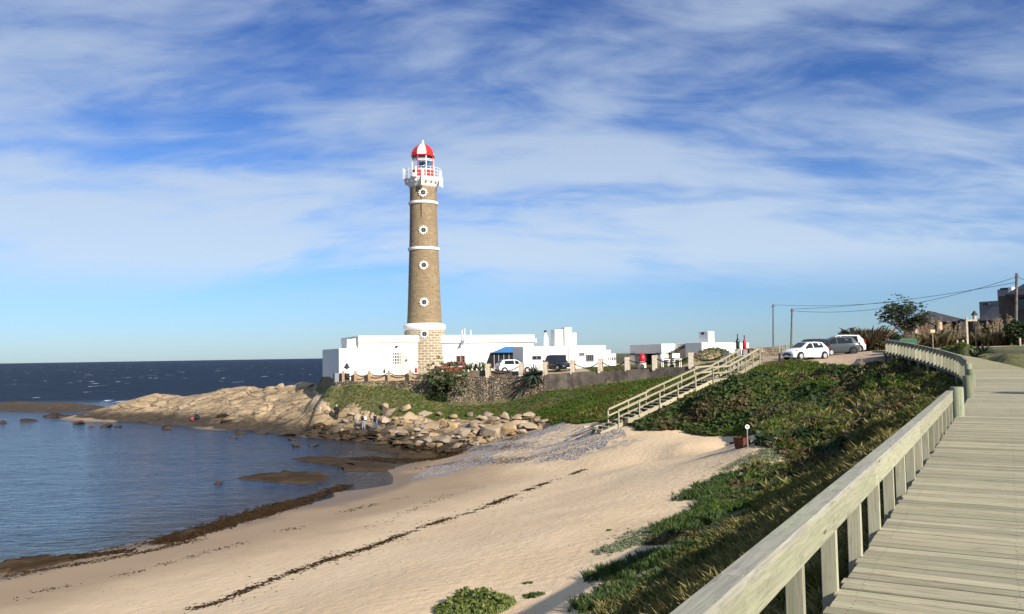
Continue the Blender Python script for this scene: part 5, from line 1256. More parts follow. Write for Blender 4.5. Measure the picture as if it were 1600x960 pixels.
# ------------------------------------------------------------------ people
def skin_mesh(name, pts, edges, radii, matn, parent, root=0, sub=1):
    me = bpy.data.meshes.new(name); me.from_pydata(pts, edges, []); me.materials.append(M[matn])
    o = ob(name, me, parent)
    sk = o.modifiers.new('skin', 'SKIN'); sk.use_smooth_shade = True
    for i, r in enumerate(radii):
        v_ = me.skin_vertices[0].data[i]; v_.radius = (r, r) if not hasattr(r, '__len__') else r; v_.use_root = (i == root)
    ss = o.modifiers.new('subsurf', 'SUBSURF'); ss.levels = ss.render_levels = sub
    return o
def person(label, loc, rz, pose, jacket, trousers, hair):
    P = thing('person', label, 'person', loc, rz, 'people on the rocks')
    if pose == 'crouch':
        J = dict(pel=(0, .10, .32), ch=(0, -.10, .72), nk=(0, -.20, .88), hd=(0, -.26, .99), ht=(0, -.27, 1.10), sl=(.19, -.14, .80), el=(.26, -.32, .58), wl=(.16, -.46, .42), sr=(-.19, -.14, .80), er=(-.27, -.32, .58), wr=(-.18, -.48, .38),
                 hl=(.10, .10, .32), kl=(.17, -.30, .48), al=(.14, -.12, .08), tl=(.15, -.30, .04), hr=(-.10, .10, .32), kr=(-.17, -.30, .46), ar=(-.14, -.10, .08), tr=(-.15, -.30, .04))
    else:
        sw = 0.20 if pose == 'walk' else 0.03
        J = dict(pel=(0, 0, .92), ch=(0, -.02, 1.30), nk=(0, -.02, 1.46), hd=(0, -.04, 1.57), ht=(0, -.035, 1.68), sl=(.19, -.01, 1.38), el=(.26, .02 + sw * .6, 1.10), wl=(.25, -.10 + sw * .7, .87), sr=(-.19, -.01, 1.38), er=(-.26, .02 - sw * .6, 1.10), wr=(-.24, -.12 - sw * .7, .88),
                 hl=(.095, 0, .88), kl=(.11, -.04 - sw * .8, .49), al=(.11, sw * .1 - sw, .08), tl=(.13, -.17 - sw * .9, .04), hr=(-.095, 0, .88), kr=(-.11, -.02 + sw * .5, .49), ar=(-.11, .04 + sw, .09), tr=(-.13, -.12 + sw, .04))
    R_ = dict(pel=.13, ch=.14, nk=.055, hd=.095, ht=.07, sl=.065, el=.042, wl=.03, sr=.065, er=.042, wr=.03, hl=.085, kl=.058, al=.04, tl=.035, hr=.085, kr=.058, ar=.04, tr=.035)
    E_ = [('pel', 'ch'), ('ch', 'nk'), ('nk', 'hd'), ('hd', 'ht'), ('ch', 'sl'), ('sl', 'el'), ('el', 'wl'), ('ch', 'sr'), ('sr', 'er'), ('er', 'wr'), ('pel', 'hl'), ('hl', 'kl'), ('kl', 'al'), ('al', 'tl'), ('pel', 'hr'), ('hr', 'kr'), ('kr', 'ar'), ('ar', 'tr')]
    names = list(J); pts = [J[k] for k in names]; rad = [R_[k] for k in names]; edges = [(names.index(a), names.index(b)) for a, b in E_]
    # nose, and two hands of five fingers
    hd = Vector(J['hd']); pts.append(tuple(hd + Vector((0, -.105, .0)))); rad.append(.018); edges.append((names.index('hd'), len(pts) - 1))
    for sd_, w, e in ((1, 'wl', 'el'), (-1, 'wr', 'er')):
        W_ = Vector(J[w]); d = (W_ - Vector(J[e])).normalized(); side = d.cross(Vector((1, 0, 0))).normalized()
        pm = W_ + d * .07; pts.append(tuple(pm)); rad.append((.035, .018)); ip = len(pts) - 1; edges.append((names.index(w), ip))
        for f, ln_ in ((-.03, .065), (-.01, .08), (.01, .075), (.03, .06)):
            k1 = pm + side * f + d * .03; k2 = k1 + d * ln_ * .6 + Vector((-sd_ * .02, 0, 0))
            pts += [tuple(k1), tuple(k2)]; rad += [.009, .008]; edges += [(ip, len(pts) - 2), (len(pts) - 2, len(pts) - 1)]
        th = W_ + d * .03 + side * .045 + Vector((-sd_ * .015, 0, 0)); pts.append(tuple(th)); rad.append(.010); edges.append((names.index(w), len(pts) - 1))
    skin_mesh('body', pts, edges, rad, 'skin', P, names.index('pel'))
    def sub(keys, grow, nm, matn, root):
        ks = [k for k in names if k in keys]; ee = [(ks.index(a), ks.index(b)) for a, b in E_ if a in ks and b in ks]
        return skin_mesh(nm, [J[k] for k in ks], ee, [R_[k] + grow for k in ks], matn, P, ks.index(root))
    sub(('pel', 'ch', 'sl', 'el', 'wl', 'sr', 'er', 'wr'), .035, 'jacket', jacket, 'ch')
    sub(('pel', 'hl', 'kl', 'al', 'hr', 'kr', 'ar'), .028, 'trousers', trousers, 'pel')
    for a, b in (('al', 'tl'), ('ar', 'tr')):
        skin_mesh('shoe', [J[a], J[b]], [(0, 1)], [.055, .045], 'cloth_black', P)
    hv = MB().lathe([(.105, -.02), (.115, .04), (.10, .10), (.05, .135)], 12, (hd[0], hd[1] + .015, hd[2]))
    part(hv, 'hair', hair, P, smooth=True)
    return P
def pers(px, py, *a, **k):
    p = hit(px, py, 70, 140); return person(a[0], tuple(p + np.array([0, 0, 0.0])), *a[1:], **k)
pers(526, 657, 'person in black seen from behind standing alone on the rocks', math.radians(175), 'stand', 'cloth_black', 'cloth_black', 'hair_grey')
pb_ = pers(568, 672.5, 'person in dark jacket and pale jeans carrying a white bag', math.radians(40), 'stand', 'cloth_navy', 'jeans_pale', 'hair_dark')
part(MB().lathe([(.05, 0), (.16, .08), (.17, .3), (.1, .42)], 10), 'shoulder_bag', 'cloth_white', None, True, loc=tuple(np.array(pb_.location) + np.array([.22, -.16, .98])), label='white bag at the shoulder of the person in pale jeans', cat='bag')
pers(586, 671.5, 'person walking on the rocks in black jacket and blue jeans', math.radians(75), 'walk', 'cloth_black', 'jeans', 'hair_dark')
pc_ = pers(309, 657, 'person in dark clothes crouching at the edge of the water', math.radians(-60), 'crouch', 'cloth_navy', 'cloth_navy', 'hair_dark')
part(MB().lathe([(.22, 0), (.26, .15), (.2, .3), (.08, .38)], 10), 'beach_bag', 'cloth_red', None, True, loc=tuple(np.array(pc_.location) + np.array([-.75, .05, .02])), label='red bag on the rocks beside the crouching person', cat='bag')

# ------------------------------------------------------------------ boulders
def rock_mesh(seed, matn='boulder', sub=3, flat=1.0, cuts=14):
    r = np.random.default_rng(seed); bm = bmesh.new(); bmesh.ops.create_icosphere(bm, subdivisions=sub, radius=1)
    V = np.array([v.co[:] for v in bm.verts])
    for _ in range(cuts):
        n = r.normal(0, 1, 3); n /= np.linalg.norm(n); d = r.uniform(0.36, 0.74); k = V @ n; over = np.maximum(k - d, 0); V -= over[:, None] * n * 0.97
    V += 0.03 * np.stack([fbm(V[:, 0] * 3 + s_, V[:, 1] * 3 + V[:, 2] * 2, 1.0, 3, seed + s_) for s_ in (1, 2, 3)], 1)
    V[:, 2] *= flat
    V /= np.abs(V).max(0) * np.array([1, 1, 1])
    for v, c in zip(bm.verts, V): v.co = c
    me = bpy.data.meshes.new('boulder'); bm.to_mesh(me); bm.free(); me.materials.append(M[matn])
    me.polygons.foreach_set('use_smooth', [True] * len(me.polygons))
    try: me.set_sharp_from_angle(angle=math.radians(17))
    except Exception: pass
    return me
RPALE = [rock_mesh(300 + k, 'pale_boulder') for k in range(3)]
RM = [rock_mesh(100 + k) for k in range(12)]; RD_ = [rock_mesh(200 + k, 'dark_rock') for k in range(6)]
def boulder(px, py, w, h, dark=False, label=None, group=None, dz=0.0, water=False, name='boulder', depth=1.0, pale=False):
    p = atz(px, py, 0.0) if water else hit(px, py, 30, 180)
    m = mpp(p[1]); me = RPALE[random.randrange(3)] if pale else random.choice(RD_ if dark else RM)
    o = ob(name, me, None, (p[0], p[1] + w * m * 0.3, p[2] + h * m * (0.30 if not water else 0.12) + dz), random.uniform(0, 6.28), label=label, cat='rock', group=group)
    a = w * m / 2; o.scale = (a * random.uniform(.95, 1.1), a * depth * random.uniform(.8, 1.05), h * m * 0.50)
    o.rotation_euler = (random.gauss(0, .12), random.gauss(0, .12), random.uniform(-.6, .6) + math.pi * random.randint(0, 1))
    return o
G1 = 'boulders heaped below the grassy bank'
big = [(600, 644, 14, 21, 'tall upright boulder on end under the grassy bank'), (609, 651, 25, 19, 'large angular boulder leaning beside the upright one'), (633, 644, 18, 14, 'orange tinted boulder on top of the heap'), (640, 659, 32, 19, 'broad flat faced boulder under the orange tinted one'),
       (557, 661, 28, 16, 'rounded boulder behind the two walkers'), (675, 671, 42, 15, 'long flat boulder with shadowed underside'), (762, 685, 46, 27, 'biggest pale block of the heap, split by a dark crack'), (790, 681, 33, 23, 'pale block against the biggest block'),
       (790, 656, 15, 15, 'small notched boulder standing on the pebbles'), (829, 654, 21, 12, 'wedge shaped boulder near the stairs end of the heap'), (851, 662, 19, 10, 'last low boulder of the heap towards the stairs')]
for px, py, w, h, lab in big: boulder(px, py, w, h, label=lab, group=G1, pale='pale' in lab or 'orange' in lab)
LB = 'angular tan boulder in the heap between the grass and the beach'
for px, py, w, h in ((582, 658, 22, 15), (600, 664, 24, 14), (618, 658, 13, 10), (664, 652, 26, 10), (687, 652, 15, 10), (711, 656, 18, 11), (717, 682, 20, 17), (735, 652, 12, 12), (761, 653, 24, 11), (753, 657, 26, 10), (811, 654, 15, 8), (818, 674, 24, 15), (833, 673, 27, 12),
                     (722, 683, 26, 16), (697, 693, 30, 14), (735, 694, 16, 9), (716, 700, 18, 8), (693, 664, 19, 9), (740, 668, 20, 12), (705, 670, 20, 11), (775, 668, 20, 11), (650, 664, 18, 9), (660, 680, 20, 9), (680, 685, 20, 10), (628, 667, 16, 8), (745, 677, 18, 12), (805, 664, 20, 9), (685, 700, 18, 8), (668, 692, 16, 7), (540, 662, 18, 9), (548, 652, 16, 8), (575, 648, 16, 7), (520, 648, 18, 8), (500, 645, 22, 9)):
    boulder(px, py, w, h, label=LB, group=G1)
LBs = 'small loose stone scattered among the big boulders'
for k in range(70):
    px = random.uniform(500, 850); py = random.uniform(652, 692) - (px < 600) * 4
    if px > 770: py = random.uniform(655, 678)
    boulder(px, py, random.uniform(5, 10), random.uniform(3, 6), label=LBs, group='small loose stones', name='stone')
LM = 'broken tan rock wedged between the bigger boulders'
for k in range(95):
    px = random.uniform(590, 846); py = random.uniform(656, 700)
    if px > 740: py = random.uniform(655, 700 - (px - 740) * .28)
    boulder(px, py, random.uniform(10, 22), random.uniform(5, 10), label=LM, group='broken rocks in the heap', name='broken_rock')
LD = 'dark weed stained boulder at the water edge below the rocks'
for px, py, w, h in ((588, 683, 32, 10), (511, 673, 16, 10), (486, 673, 18, 10), (540, 680, 22, 8), (499, 667, 20, 8), (620, 690, 30, 8), (650, 700, 34, 8), (600, 700, 26, 6), (565, 690, 24, 7), (352, 662, 20, 8), (346, 654, 22, 8), (640, 712, 24, 8), (668, 712, 26, 8), (690, 705, 22, 8)) + tuple((random.uniform(470, 730), 0, random.uniform(9, 20), random.uniform(4, 7)) for k in range(46)):
    if py == 0: py = (np.interp(px, [470, 560, 640, 700, 730], [676, 686, 704, 708, 698]) + random.uniform(-7, 6))
    boulder(px, py, w, h, True, LD, 'dark shore boulders')
for px, py, w, h, lab in ((464, 611, 66, 17, 'great pale boulder on the ridge beside the white end wall'), (436, 609, 16, 12, 'small pale boulder left of the great ridge boulder'), (488, 613, 10, 6, 'pale boulder wedged against the white end wall')):
    boulder(px, py, w, h, label=lab, group='ridge boulders', depth=.6, pale=True)
LW = 'low brown rock rising out of the shallow cove'
for px, py, w, h in ((119, 663, 17, 9), (142, 668, 10, 5), (160, 668, 20, 8), (182, 668, 12, 5), (259, 671, 18, 11), (375, 679, 21, 8), (410, 678, 24, 6), (456, 688, 21, 7), (463, 698, 17, 9), (488, 698, 17, 5), (341, 757, 15, 7), (445, 681, 30, 6), (365, 686, 12, 3), (100, 652, 30, 4), (545, 707, 10, 3), (620, 709, 10, 4), (575, 682, 16, 5)):
    boulder(px, py, w, h, True, LW, 'rocks standing in the cove', water=True, name='cove_rock')
for px, py, w, h, lab in ((80, 652, 38, 11, 'long brown hump of rock awash off the point'), (35, 660, 46, 8, 'flat dark rock awash beyond the brown hump'), (2, 662, 14, 8, 'dark rock awash at the far end of the cove mouth')):
    boulder(px, py, w, h, True, lab, 'awash rocks', water=True, name='cove_rock', depth=.5)
def slab(pts, lab, z=0.16, matn='dark_rock'):
    P = [atz(px, py, 0.05) for px, py in pts]; c = np.mean(P, 0); b = MB(); n = 40; ring = []
    Q = np.array([p[:2] for p in P] + [P[0][:2]]); d = np.r_[0, np.cumsum(np.hypot(*np.diff(Q, axis=0).T))]
    for t in np.linspace(0, d[-1], n, endpoint=False): ring.append(np.array([np.interp(t, d, Q[:, 0]), np.interp(t, d, Q[:, 1])]) - c[:2])
    ring = np.array(ring); ring *= 1 + 0.10 * rng.normal(0, 1, (n, 1)); V = []
    for f, zz_ in ((1.06, -0.5), (1.0, -0.02), (0.86, z * .5), (0.6, z * .8), (0.3, z * .7)):
        for r in ring: V.append((r[0] * f, r[1] * f, zz_ + (abs(rng.normal(0, .05)) if zz_ > 0 else 0)))
    V.append((0, 0, z * .7)); F = [(i * n + k, i * n + (k + 1) % n, (i + 1) * n + (k + 1) % n, (i + 1) * n + k) for i in range(4) for k in range(n)] + [(4 * n + k, 4 * n + (k + 1) % n, 5 * n) for k in range(n)]
    b.add(V, F); ob('flat_rock', b.mesh('flat_rock', matn, True), None, (c[0], c[1], 0), label=lab, cat='rock', group='flat slabs in the shallows')
slab([(368, 746), (410, 739), (470, 737), (520, 744), (500, 754), (460, 756), (410, 752)], 'flat brown slab awash in the shallows, the nearest to the sand')
slab([(465, 716), (500, 712), (545, 718), (565, 732), (620, 725), (600, 736), (540, 736), (520, 726), (470, 720)], 'ragged weed covered slab joining the beach to the shallows')
slab([(570, 700), (640, 692), (700, 706), (690, 716), (640, 716), (600, 706)], 'brown weedy slab at the inner corner of the cove')
slab([(-20, 885), (30, 872), (110, 868), (125, 876), (60, 890), (10, 900)], 'weedy slab in the wash at the near end of the beach')
slab([(270, 842), (285, 830), (330, 826), (340, 835), (300, 846)], 'low mound of weed covered rock at the water line', 0.12)

# ------------------------------------------------------------------ pebbles, weed lines, shells
def hits(P): return np.array([hit(*p) for p in P])
def in_world(poly, n, pad=0):
    a = np.array(poly); lo = a.min(0); hi = a.max(0); out = []
    while sum(map(len, out)) < n:
        q = rng.uniform(lo, hi, (n * 2, 2)); q = q[inpoly(q[:, 0] + .5 * fbm(q[:, 0], q[:, 1], 2, 2, 5), q[:, 1], poly)]; out.append(q)
    q = np.concatenate(out)[:n]; return q
q = in_world(pp, 26000); dn = vnoise(q[:, 0] / 2.6, q[:, 1] / 1.5, 8) + .5 * vnoise(q[:, 0] / .7, q[:, 1] / .5, 9); q = q[dn > .80]
pos = np.c_[q, ground(q[:, 0], q[:, 1]) + .01]
scatter('pebbles', T_PEB, pos, rng.uniform(.02, .06, len(pos)) * (1 + (rng.random(len(pos)) > .95)), 'pebbles', tilt=.1, kind='stuff', label='grey pebbles and shells on the sand below the stairs', cat='pebbles')
def along(P, n, spread, dens=None):
    W_ = hits(P)[:, :2]; d = np.r_[0, np.cumsum(np.hypot(*np.diff(W_, axis=0).T))]; t = rng.uniform(0, d[-1], n)
    if dens is not None:
        t = t[vnoise(t / .9, t * 0, 4) + .5 * vnoise(t / .25, t * 0, 6) > dens]
    x = np.interp(t, d, W_[:, 0]) + rng.normal(0, spread, len(t)); y = np.interp(t, d, W_[:, 1]) + rng.normal(0, spread, len(t))
    return np.c_[x, y, ground(x, y) + .005]
main_line = [(270, 962), (330, 945), (380, 925), (430, 905), (520, 873), (600, 848), (680, 818), (740, 800), (800, 775), (860, 752), (910, 735), (950, 716)]
shore = [(0, 892), (60, 878), (150, 862), (270, 842), (330, 820), (400, 797), (460, 782), (520, 763), (590, 742)]
W_all = [along(main_line, 5200, .16, .62), along(main_line, 700, .5, .6), along([(270, 845), (330, 826), (380, 810), (430, 795), (500, 775)], 9000, .38), along(shore, 2600, .35, .55), along([(0, 950), (60, 925), (160, 908), (260, 880), (420, 838), (540, 800), (640, 775)], 900, .25, .8),
         along([(0, 905), (70, 890), (150, 878), (250, 858), (300, 845)], 1500, .3, .55), along([(560, 830), (700, 775), (800, 745)], 300, .3, .75), along([(640, 735), (720, 722), (800, 720), (870, 712), (930, 700)], 2600, .6, .65), along([(690, 712), (760, 698), (830, 700)], 2500, .8, .5)]
pos = np.concatenate(W_all); pos = pos[pos[:, 2] > -.05]
T_WR = [(np.array([(-1, -.3, 0), (1, -.2, .05), (.8, .3, .2), (-.9, .35, .15), (0, 0, .55)]) * np.array([1, 1, .8]), np.array([(0, 1, 4), (1, 2, 4), (2, 3, 4), (3, 0, 4)])), (np.array([(-1.6, 0, 0), (1.5, .1, 0), (.2, .2, .3), (0, -.2, .25)]), np.array([(0, 1, 2), (0, 3, 1)]).astype(int)), ]
T_WR = [T_WR[0], (T_WR[0][0] * np.array([1.6, .6, .8]), T_WR[0][1])]
scatter('seaweed_wrack', T_WR, pos, rng.uniform(.02, .065, len(pos)), 'wrack', kind='stuff', label='lines of dark seaweed stranded along the sand', cat='seaweed')
wb_ = np.concatenate([along([(262, 847), (300, 834), (350, 820), (400, 805), (460, 788)], 5200, .48, .38), along([(455, 790), (500, 775), (540, 762)], 900, .3, .6), along([(0, 888), (50, 880), (120, 872), (200, 862)], 1300, .3, .62), along([(560, 722), (640, 722), (690, 716), (720, 704)], 2600, .55), along([(610, 700), (660, 706), (700, 706)], 1600, .7)])
wb_[:, 2] = np.maximum(wb_[:, 2], 0.0) + .02
scatter('weed_bank', T_WR, wb_, rng.uniform(.06, .15, len(wb_)), 'wrack', kind='stuff', label='thick bank of brown weed washed up at the water line', cat='seaweed')
# litter of twigs and shells on the open sand
sandp = [tuple(hit(*p)[:2]) for p in ((60, 955), (420, 850), (700, 735), (1000, 700), (1120, 700), (1080, 780), (900, 880), (660, 955))]
q = in_world(sandp, 900); scatter('beach_litter', T_WR, np.c_[q, ground(q[:, 0], q[:, 1])], rng.uniform(.012, .03, len(q)), 'wrack', kind='stuff', label='scattered twigs and bits of weed on dry sand', cat='litter')

# ------------------------------------------------------------------ ground cover
def cover(xr, yr, n, cond=None):
    x = rng.uniform(*xr, n); y = rng.uniform(*yr, n); m = look(S_grass, x, y) > .5
    m &= look(S_terr, x, y) < .3; m &= look(S_road, x, y) < .3
    # keep clear of the deck and the stairs
    dd = np.min(np.hypot(x[:, None] - PATH[None, ::6, 0] - 1.5 * .8, y[:, None] - PATH[None, ::6, 1] + 1.5 * .5), 1)
    m &= dd > 1.55
    for i in range(4):
        a, b_ = ST[i][:2], ST[i + 1][:2]; d = b_ - a; n_ = np.array([-d[1], d[0]]) / np.hypot(*d); t = ((x - a[0]) * d[0] + (y - a[1]) * d[1]) / (d @ d); c = (x - a[0]) * n_[0] + (y - a[1]) * n_[1]
        m &= ~((t > -.05) & (t < 1.05) & (c > -.15) & (c < Wd + .2))
    if cond is not None: m &= cond(x, y)
    x, y = x[m], y[m]
    return np.c_[x, y, ground(x, y)]
def sval(x, y): return -.8587 * (x - RB[0]) + .5126 * (y - RB[1])     # distance left of the deck edge
# far bank: ivy and grass
P = cover((-24, 30), (54, 96), 68000, lambda x, y: y < np.interp(x, wx, wy) - .2)
scatter('bank_ground_cover', T_IVY, P, rng.uniform(.45, 1.0, len(P)), 'grass_bank', zs=rng.uniform(.6, 1.3, len(P)), kind='stuff', label='green creeping ground cover on the bank under the terrace wall', cat='ground cover')
P = cover((2, 30), (25, 80), 54000, lambda x, y: sval(x, y) > 1.5); scatter('bank_grass', T_TUFT, P, rng.uniform(.5, 1.0, len(P)), 'grass_bank', kind='stuff', label='short green grass on the slope beside the stairs', cat='grass')
# scrubby dune between the stairs and the deck
P = cover((6, 28), (26, 62), 26000, lambda x, y: (vnoise(x / 2.6, y / 2.6, 12) + .5 * vnoise(x / .9, y / .9, 13) > .84) & (sval(x, y) > 2.0) & (y < 66))
scatter('dune_scrub', T_BUSH, P, rng.uniform(.45, 1.3, len(P)), 'scrub', zs=rng.uniform(.5, 1.3, len(P)), kind='stuff', label='low brown and green scrub covering the dune slope', cat='scrub')
P = cover((2, 27), (20, 60), 30000, lambda x, y: (vnoise(x / 3.1, y / 3.1, 22) > .50) & (sval(x, y) > 1))
scatter('dune_ivy', T_IVY, P, rng.uniform(.4, .95, len(P)), 'ivy', kind='stuff', label='dark green creeping plants on the dune slope', cat='ground cover')
P = cover((3, 29), (24, 72), 2600, lambda x, y: (vnoise(x / 5, y / 5, 71) > .45) & (sval(x, y) > 2))
scatter('dune_tussocks', T_TUFT, P, rng.uniform(.9, 2.0, len(P)), 'dry_grass', kind='stuff', label='straw coloured tussocks dotted over the dune slope', cat='grass', tilt=.3)
P = cover((6, 27), (28, 64), 2200, lambda x, y: (vnoise(x / 2.2, y / 2.2, 81) > .78) & (sval(x, y) > 3))
scatter('dune_bushes', T_BUSH, P, rng.uniform(1.2, 2.4, len(P)), 'hedge', kind='stuff', label='dark taller bushes in the hollows of the dune slope', cat='scrub')
# steep shrubs above the sand under the stairs
P = cover((8, 19), (52, 63), 4200, lambda x, y: vnoise(x / 1.7, y / 1.7, 5) > .35)
scatter('bank_scrub', T_BUSH, P, rng.uniform(.9, 1.9, len(P)), 'ivy', kind='stuff', label='dense dark scrub on the steep bank right of the stairs', cat='scrub')
# dry grass close to the railing
P = cover((-2, 24), (3, 46), 90000, lambda x, y: (sval(x, y) < 5.4 + 1.5 * fbm(x, y, 3, 2, 9)) & (sval(x, y) > -.4) & (rng.random(len(x)) < np.clip(22 / np.hypot(x, y), .25, 1)))
scatter('dry_dune_grass', T_FINE, P, rng.uniform(.55, 1.25, len(P)), 'dry_grass', kind='stuff', label='dry yellowish grass along the outside of the railing', cat='grass', tilt=.4)
# fleshy leaved plants at the seaward edge
P = cover((-4, 12), (4, 30), 60000, lambda x, y: (sval(x, y) > 3.2) & (vnoise(x / 1.3, y / 1.3, 33) + .4 * vnoise(x / .4, y / .4, 34) > .66))
scatter('fleshy_ground_cover', T_FING, P, rng.uniform(.7, 1.5, len(P)), 'fingers', kind='stuff', label='fleshy green fingers of dune plants at the edge of the sand', cat='ground cover', tilt=.35)
# pale sprawling plants on the sand
def tongue(px_list, n, spread):
    return along(px_list, n, spread)
P = np.concatenate([tongue([(1000, 838), (1060, 818), (1095, 800)], 900, .35), tongue([(950, 862), (1010, 840), (1060, 832)], 900, .22), tongue([(1155, 728), (1200, 716), (1250, 704)], 1200, .45), tongue([(1110, 778), (1150, 760)], 300, .3)])
scatter('pale_dune_plants', T_IVY, P, rng.uniform(.25, .55, len(P)), 'pale_plant', kind='stuff', label='pale grey green plants creeping over the sand', cat='ground cover')
P = np.concatenate([tongue([(945, 905), (1000, 885), (1030, 872)], 420, .28), tongue([(1080, 780), (1140, 745)], 500, .35), tongue([(930, 952), (1000, 915)], 400, .3), tongue([(1060, 832), (1110, 800), (1140, 770)], 800, .4)])
scatter('fleshy_clumps', T_FING, P, rng.uniform(.9, 1.7, len(P)), 'fingers', kind='stuff', label='clumps of fleshy green leaves with sand between them', cat='ground cover', tilt=.4)
# lawn on the land side
P = cover((14, 66), (16, 90), 46000, lambda x, y: (sval(x, y) < -3.6) & (rng.random(len(x)) < np.clip(40 / np.hypot(x, y), .2, 1)))
scatter('lawn_grass', T_TUFT, P, rng.uniform(.25, .6, len(P)), 'lawn', kind='stuff', label='rough lawn between the deck and the pampas hedge', cat='grass')
# grass on the terrace and its mound
P = []
x = rng.uniform(8, 24, 9000); y = rng.uniform(76, 95, 9000); m = (look(S_terr, x, y) > .6) & ((fbm(x, y, 4, 2, 3) > -.1) | (np.hypot(x - 20.3, y - 84) < 3.4)); x, y = x[m], y[m]
scatter('terrace_grass', T_TUFT, np.c_[x, y, ground(x, y)], rng.uniform(.3, .8, len(x)), 'lawn', kind='stuff', label='grass on the mound and terrace before the porch house', cat='grass')

# ------------------------------------------------------------------ single plants
def plant(name, label, loc, tmpl_list, n, spread, size, matn, group=None, zs=1.0, partname='leaves', cat='plant', dome=0.0):
    o = thing(name, label, cat, tuple(loc), 0, group)
    a = rng.uniform(0, 6.283, n); r = np.sqrt(rng.uniform(0, 1, n)) * spread
    x, y = r * np.cos(a), r * np.sin(a); z = ground(loc[0] + x, loc[1] + y) - loc[2] + dome * (1 - (r / spread) ** 2) * rng.uniform(.1, 1, n) * (1 + .5 * fbm(x * 3, y * 3, 1, 2, 3))
    scatter(partname, tmpl_list, np.c_[x, y, z], rng.uniform(.7, 1.2, n) * size, matn, zs=np.full(n, zs), parent=o)
    return o
p = hit(742, 952); plant('sand_bush', 'yellow green bush on the open sand in front of the beach', p, T_IVY, 900, .85, .42, 'bush_yellow', zs=1.4, dome=.42)
p2 = hit(690, 962); 
p = hit(834, 932); plant('sand_tuft', 'small leafy tuft on the sand beside the yellow green bush', p, T_IVY, 40, .22, .45, 'fingers')
p = hit(825, 912); plant('sand_tuft', 'tiny sprig on the sand above the small leafy tuft', p, T_IVY, 12, .09, .32, 'fingers')
p = hit(951, 830); plant('sand_tuft', 'lone little dark tuft on bare sand above the creeping plants', p, T_IVY, 14, .1, .35, 'fingers')
# agave on the wall, aloe bush with red flowers, sword plants
def rosette(name, label, loc, n, L, wd, matn, up=(.15, 1.1), cat='plant'):
    V = []; F = []; T_ = []
    for k in range(n):
        a = random.uniform(0, 6.283); e = random.uniform(*up); ll = L * random.uniform(.75, 1.1); ca, sa = math.cos(a), math.sin(a); o = len(V); tv = random.random()
        for i, f in enumerate((0, .35, .7, 1.0)):
            r = ll * f * math.cos(e) ; z = ll * f * math.sin(e) - .12 * ll * f * f; ww = wd * (1.0, 1.15, .75, .02)[i]
            V += [(r * ca - sa * ww, r * sa + ca * ww, z + .04), (r * ca, r * sa, z), (r * ca + sa * ww, r * sa - ca * ww, z + .04)]; T_ += [tv] * 3
        for i in range(3):
            b = o + 3 * i; F += [(b, b + 1, b + 4, b + 3), (b + 1, b + 2, b + 5, b + 4)]
    o_ = thing(name, label, cat, tuple(loc)); me = npmesh('leaves', np.array(V), np.array(F), matn, np.array(T_)); ob('leaves', me, o_); return o_
a_ = at(834, 588, 86.6); rosette('agave', 'big blue green agave spilling over the rubble wall', a_ + np.array([0, .1, .1]), 46, 1.75, .09, 'agave', (-.7, 1.35))
b_ = at(828, 597, 86.4); rosette('agave', 'smaller agave hanging down the wall below the big one', b_, 26, 1.2, .07, 'agave', (-1.0, .8))
for k, px in enumerate((728, 735, 742, 749, 756)):
    a_ = at(px, 583, 92.4 - .25 * k); rosette('sword_plant', 'upright sword leaved plant in the row behind the grey low wall', a_, 16, 1.5, .06, 'aloe', (1.0, 1.5)).__setitem__('group', 'sword leaved plants')
al = thing('aloe_bush', 'aloe bush with orange red flowers tumbling over the rubble wall', 'bush', tuple(at(700, 596, 91.0)))
n = 520; a0 = rng.normal(0, 1, (n, 3)); pos = a0 * np.array([1.25, .45, .8]) + np.array([0, 0, .35]); pos[:, 0] += -.3 * pos[:, 2]
scatter('leaves', T_FING + T_BUSH[:1], pos, rng.uniform(.7, 1.6, n), 'aloe', parent=al)
n = 120; pos = rng.normal(0, 1, (n, 3)) * np.array([1.3, .25, .8]) + np.array([-.1, -.55, .4]); scatter('flowers', T_IVY, pos, rng.uniform(.3, .6, n), 'red_flower', parent=al)
iv = thing('wall_ivy', 'dark ivy hanging in the corner of the rubble wall under the aloe', 'ivy', tuple(at(686, 613, 91.6)))
n = 700; pos = rng.uniform(-1, 1, (n, 3)) * np.array([1.1, .12, 1.3]); pos[:, 0] += pos[:, 2] * .3; scatter('leaves', T_IVY, pos, rng.uniform(.5, 1.0, n), 'hedge', parent=iv)
cn = at(1051, 569, 80); o_ = plant('cone_shrub', 'dark green pointed shrub between the white garden seats', (cn[0], cn[1], cn[2]), T_BUSH, 40, .22, .55, 'hedge', zs=2.6, cat='shrub')
# yucca on the slope
a_ = hit(1335, 590, 40); rosette('yucca', 'spiky dark yucca on the grassy slope under the road', a_ + np.array([0, 0, .2]), 40, .9, .03, 'aloe', (.1, 1.4))
a_ = hit(1347, 590, 40); fl_ = thing('yucca_bloom', 'cream flower spike beside the dark yucca', 'flower', tuple(a_)); n = 60
part(MB().tube([(0, 0, -.1), (0, 0, 1.3)], .025, 5), 'stem', 'driftwood', fl_); pos = rng.normal(0, 1, (n, 3)) * np.array([.13, .13, .25]) + np.array([0, 0, .95]); scatter('petals', T_IVY, pos, rng.uniform(.3, .5, n), 'plume', parent=fl_)

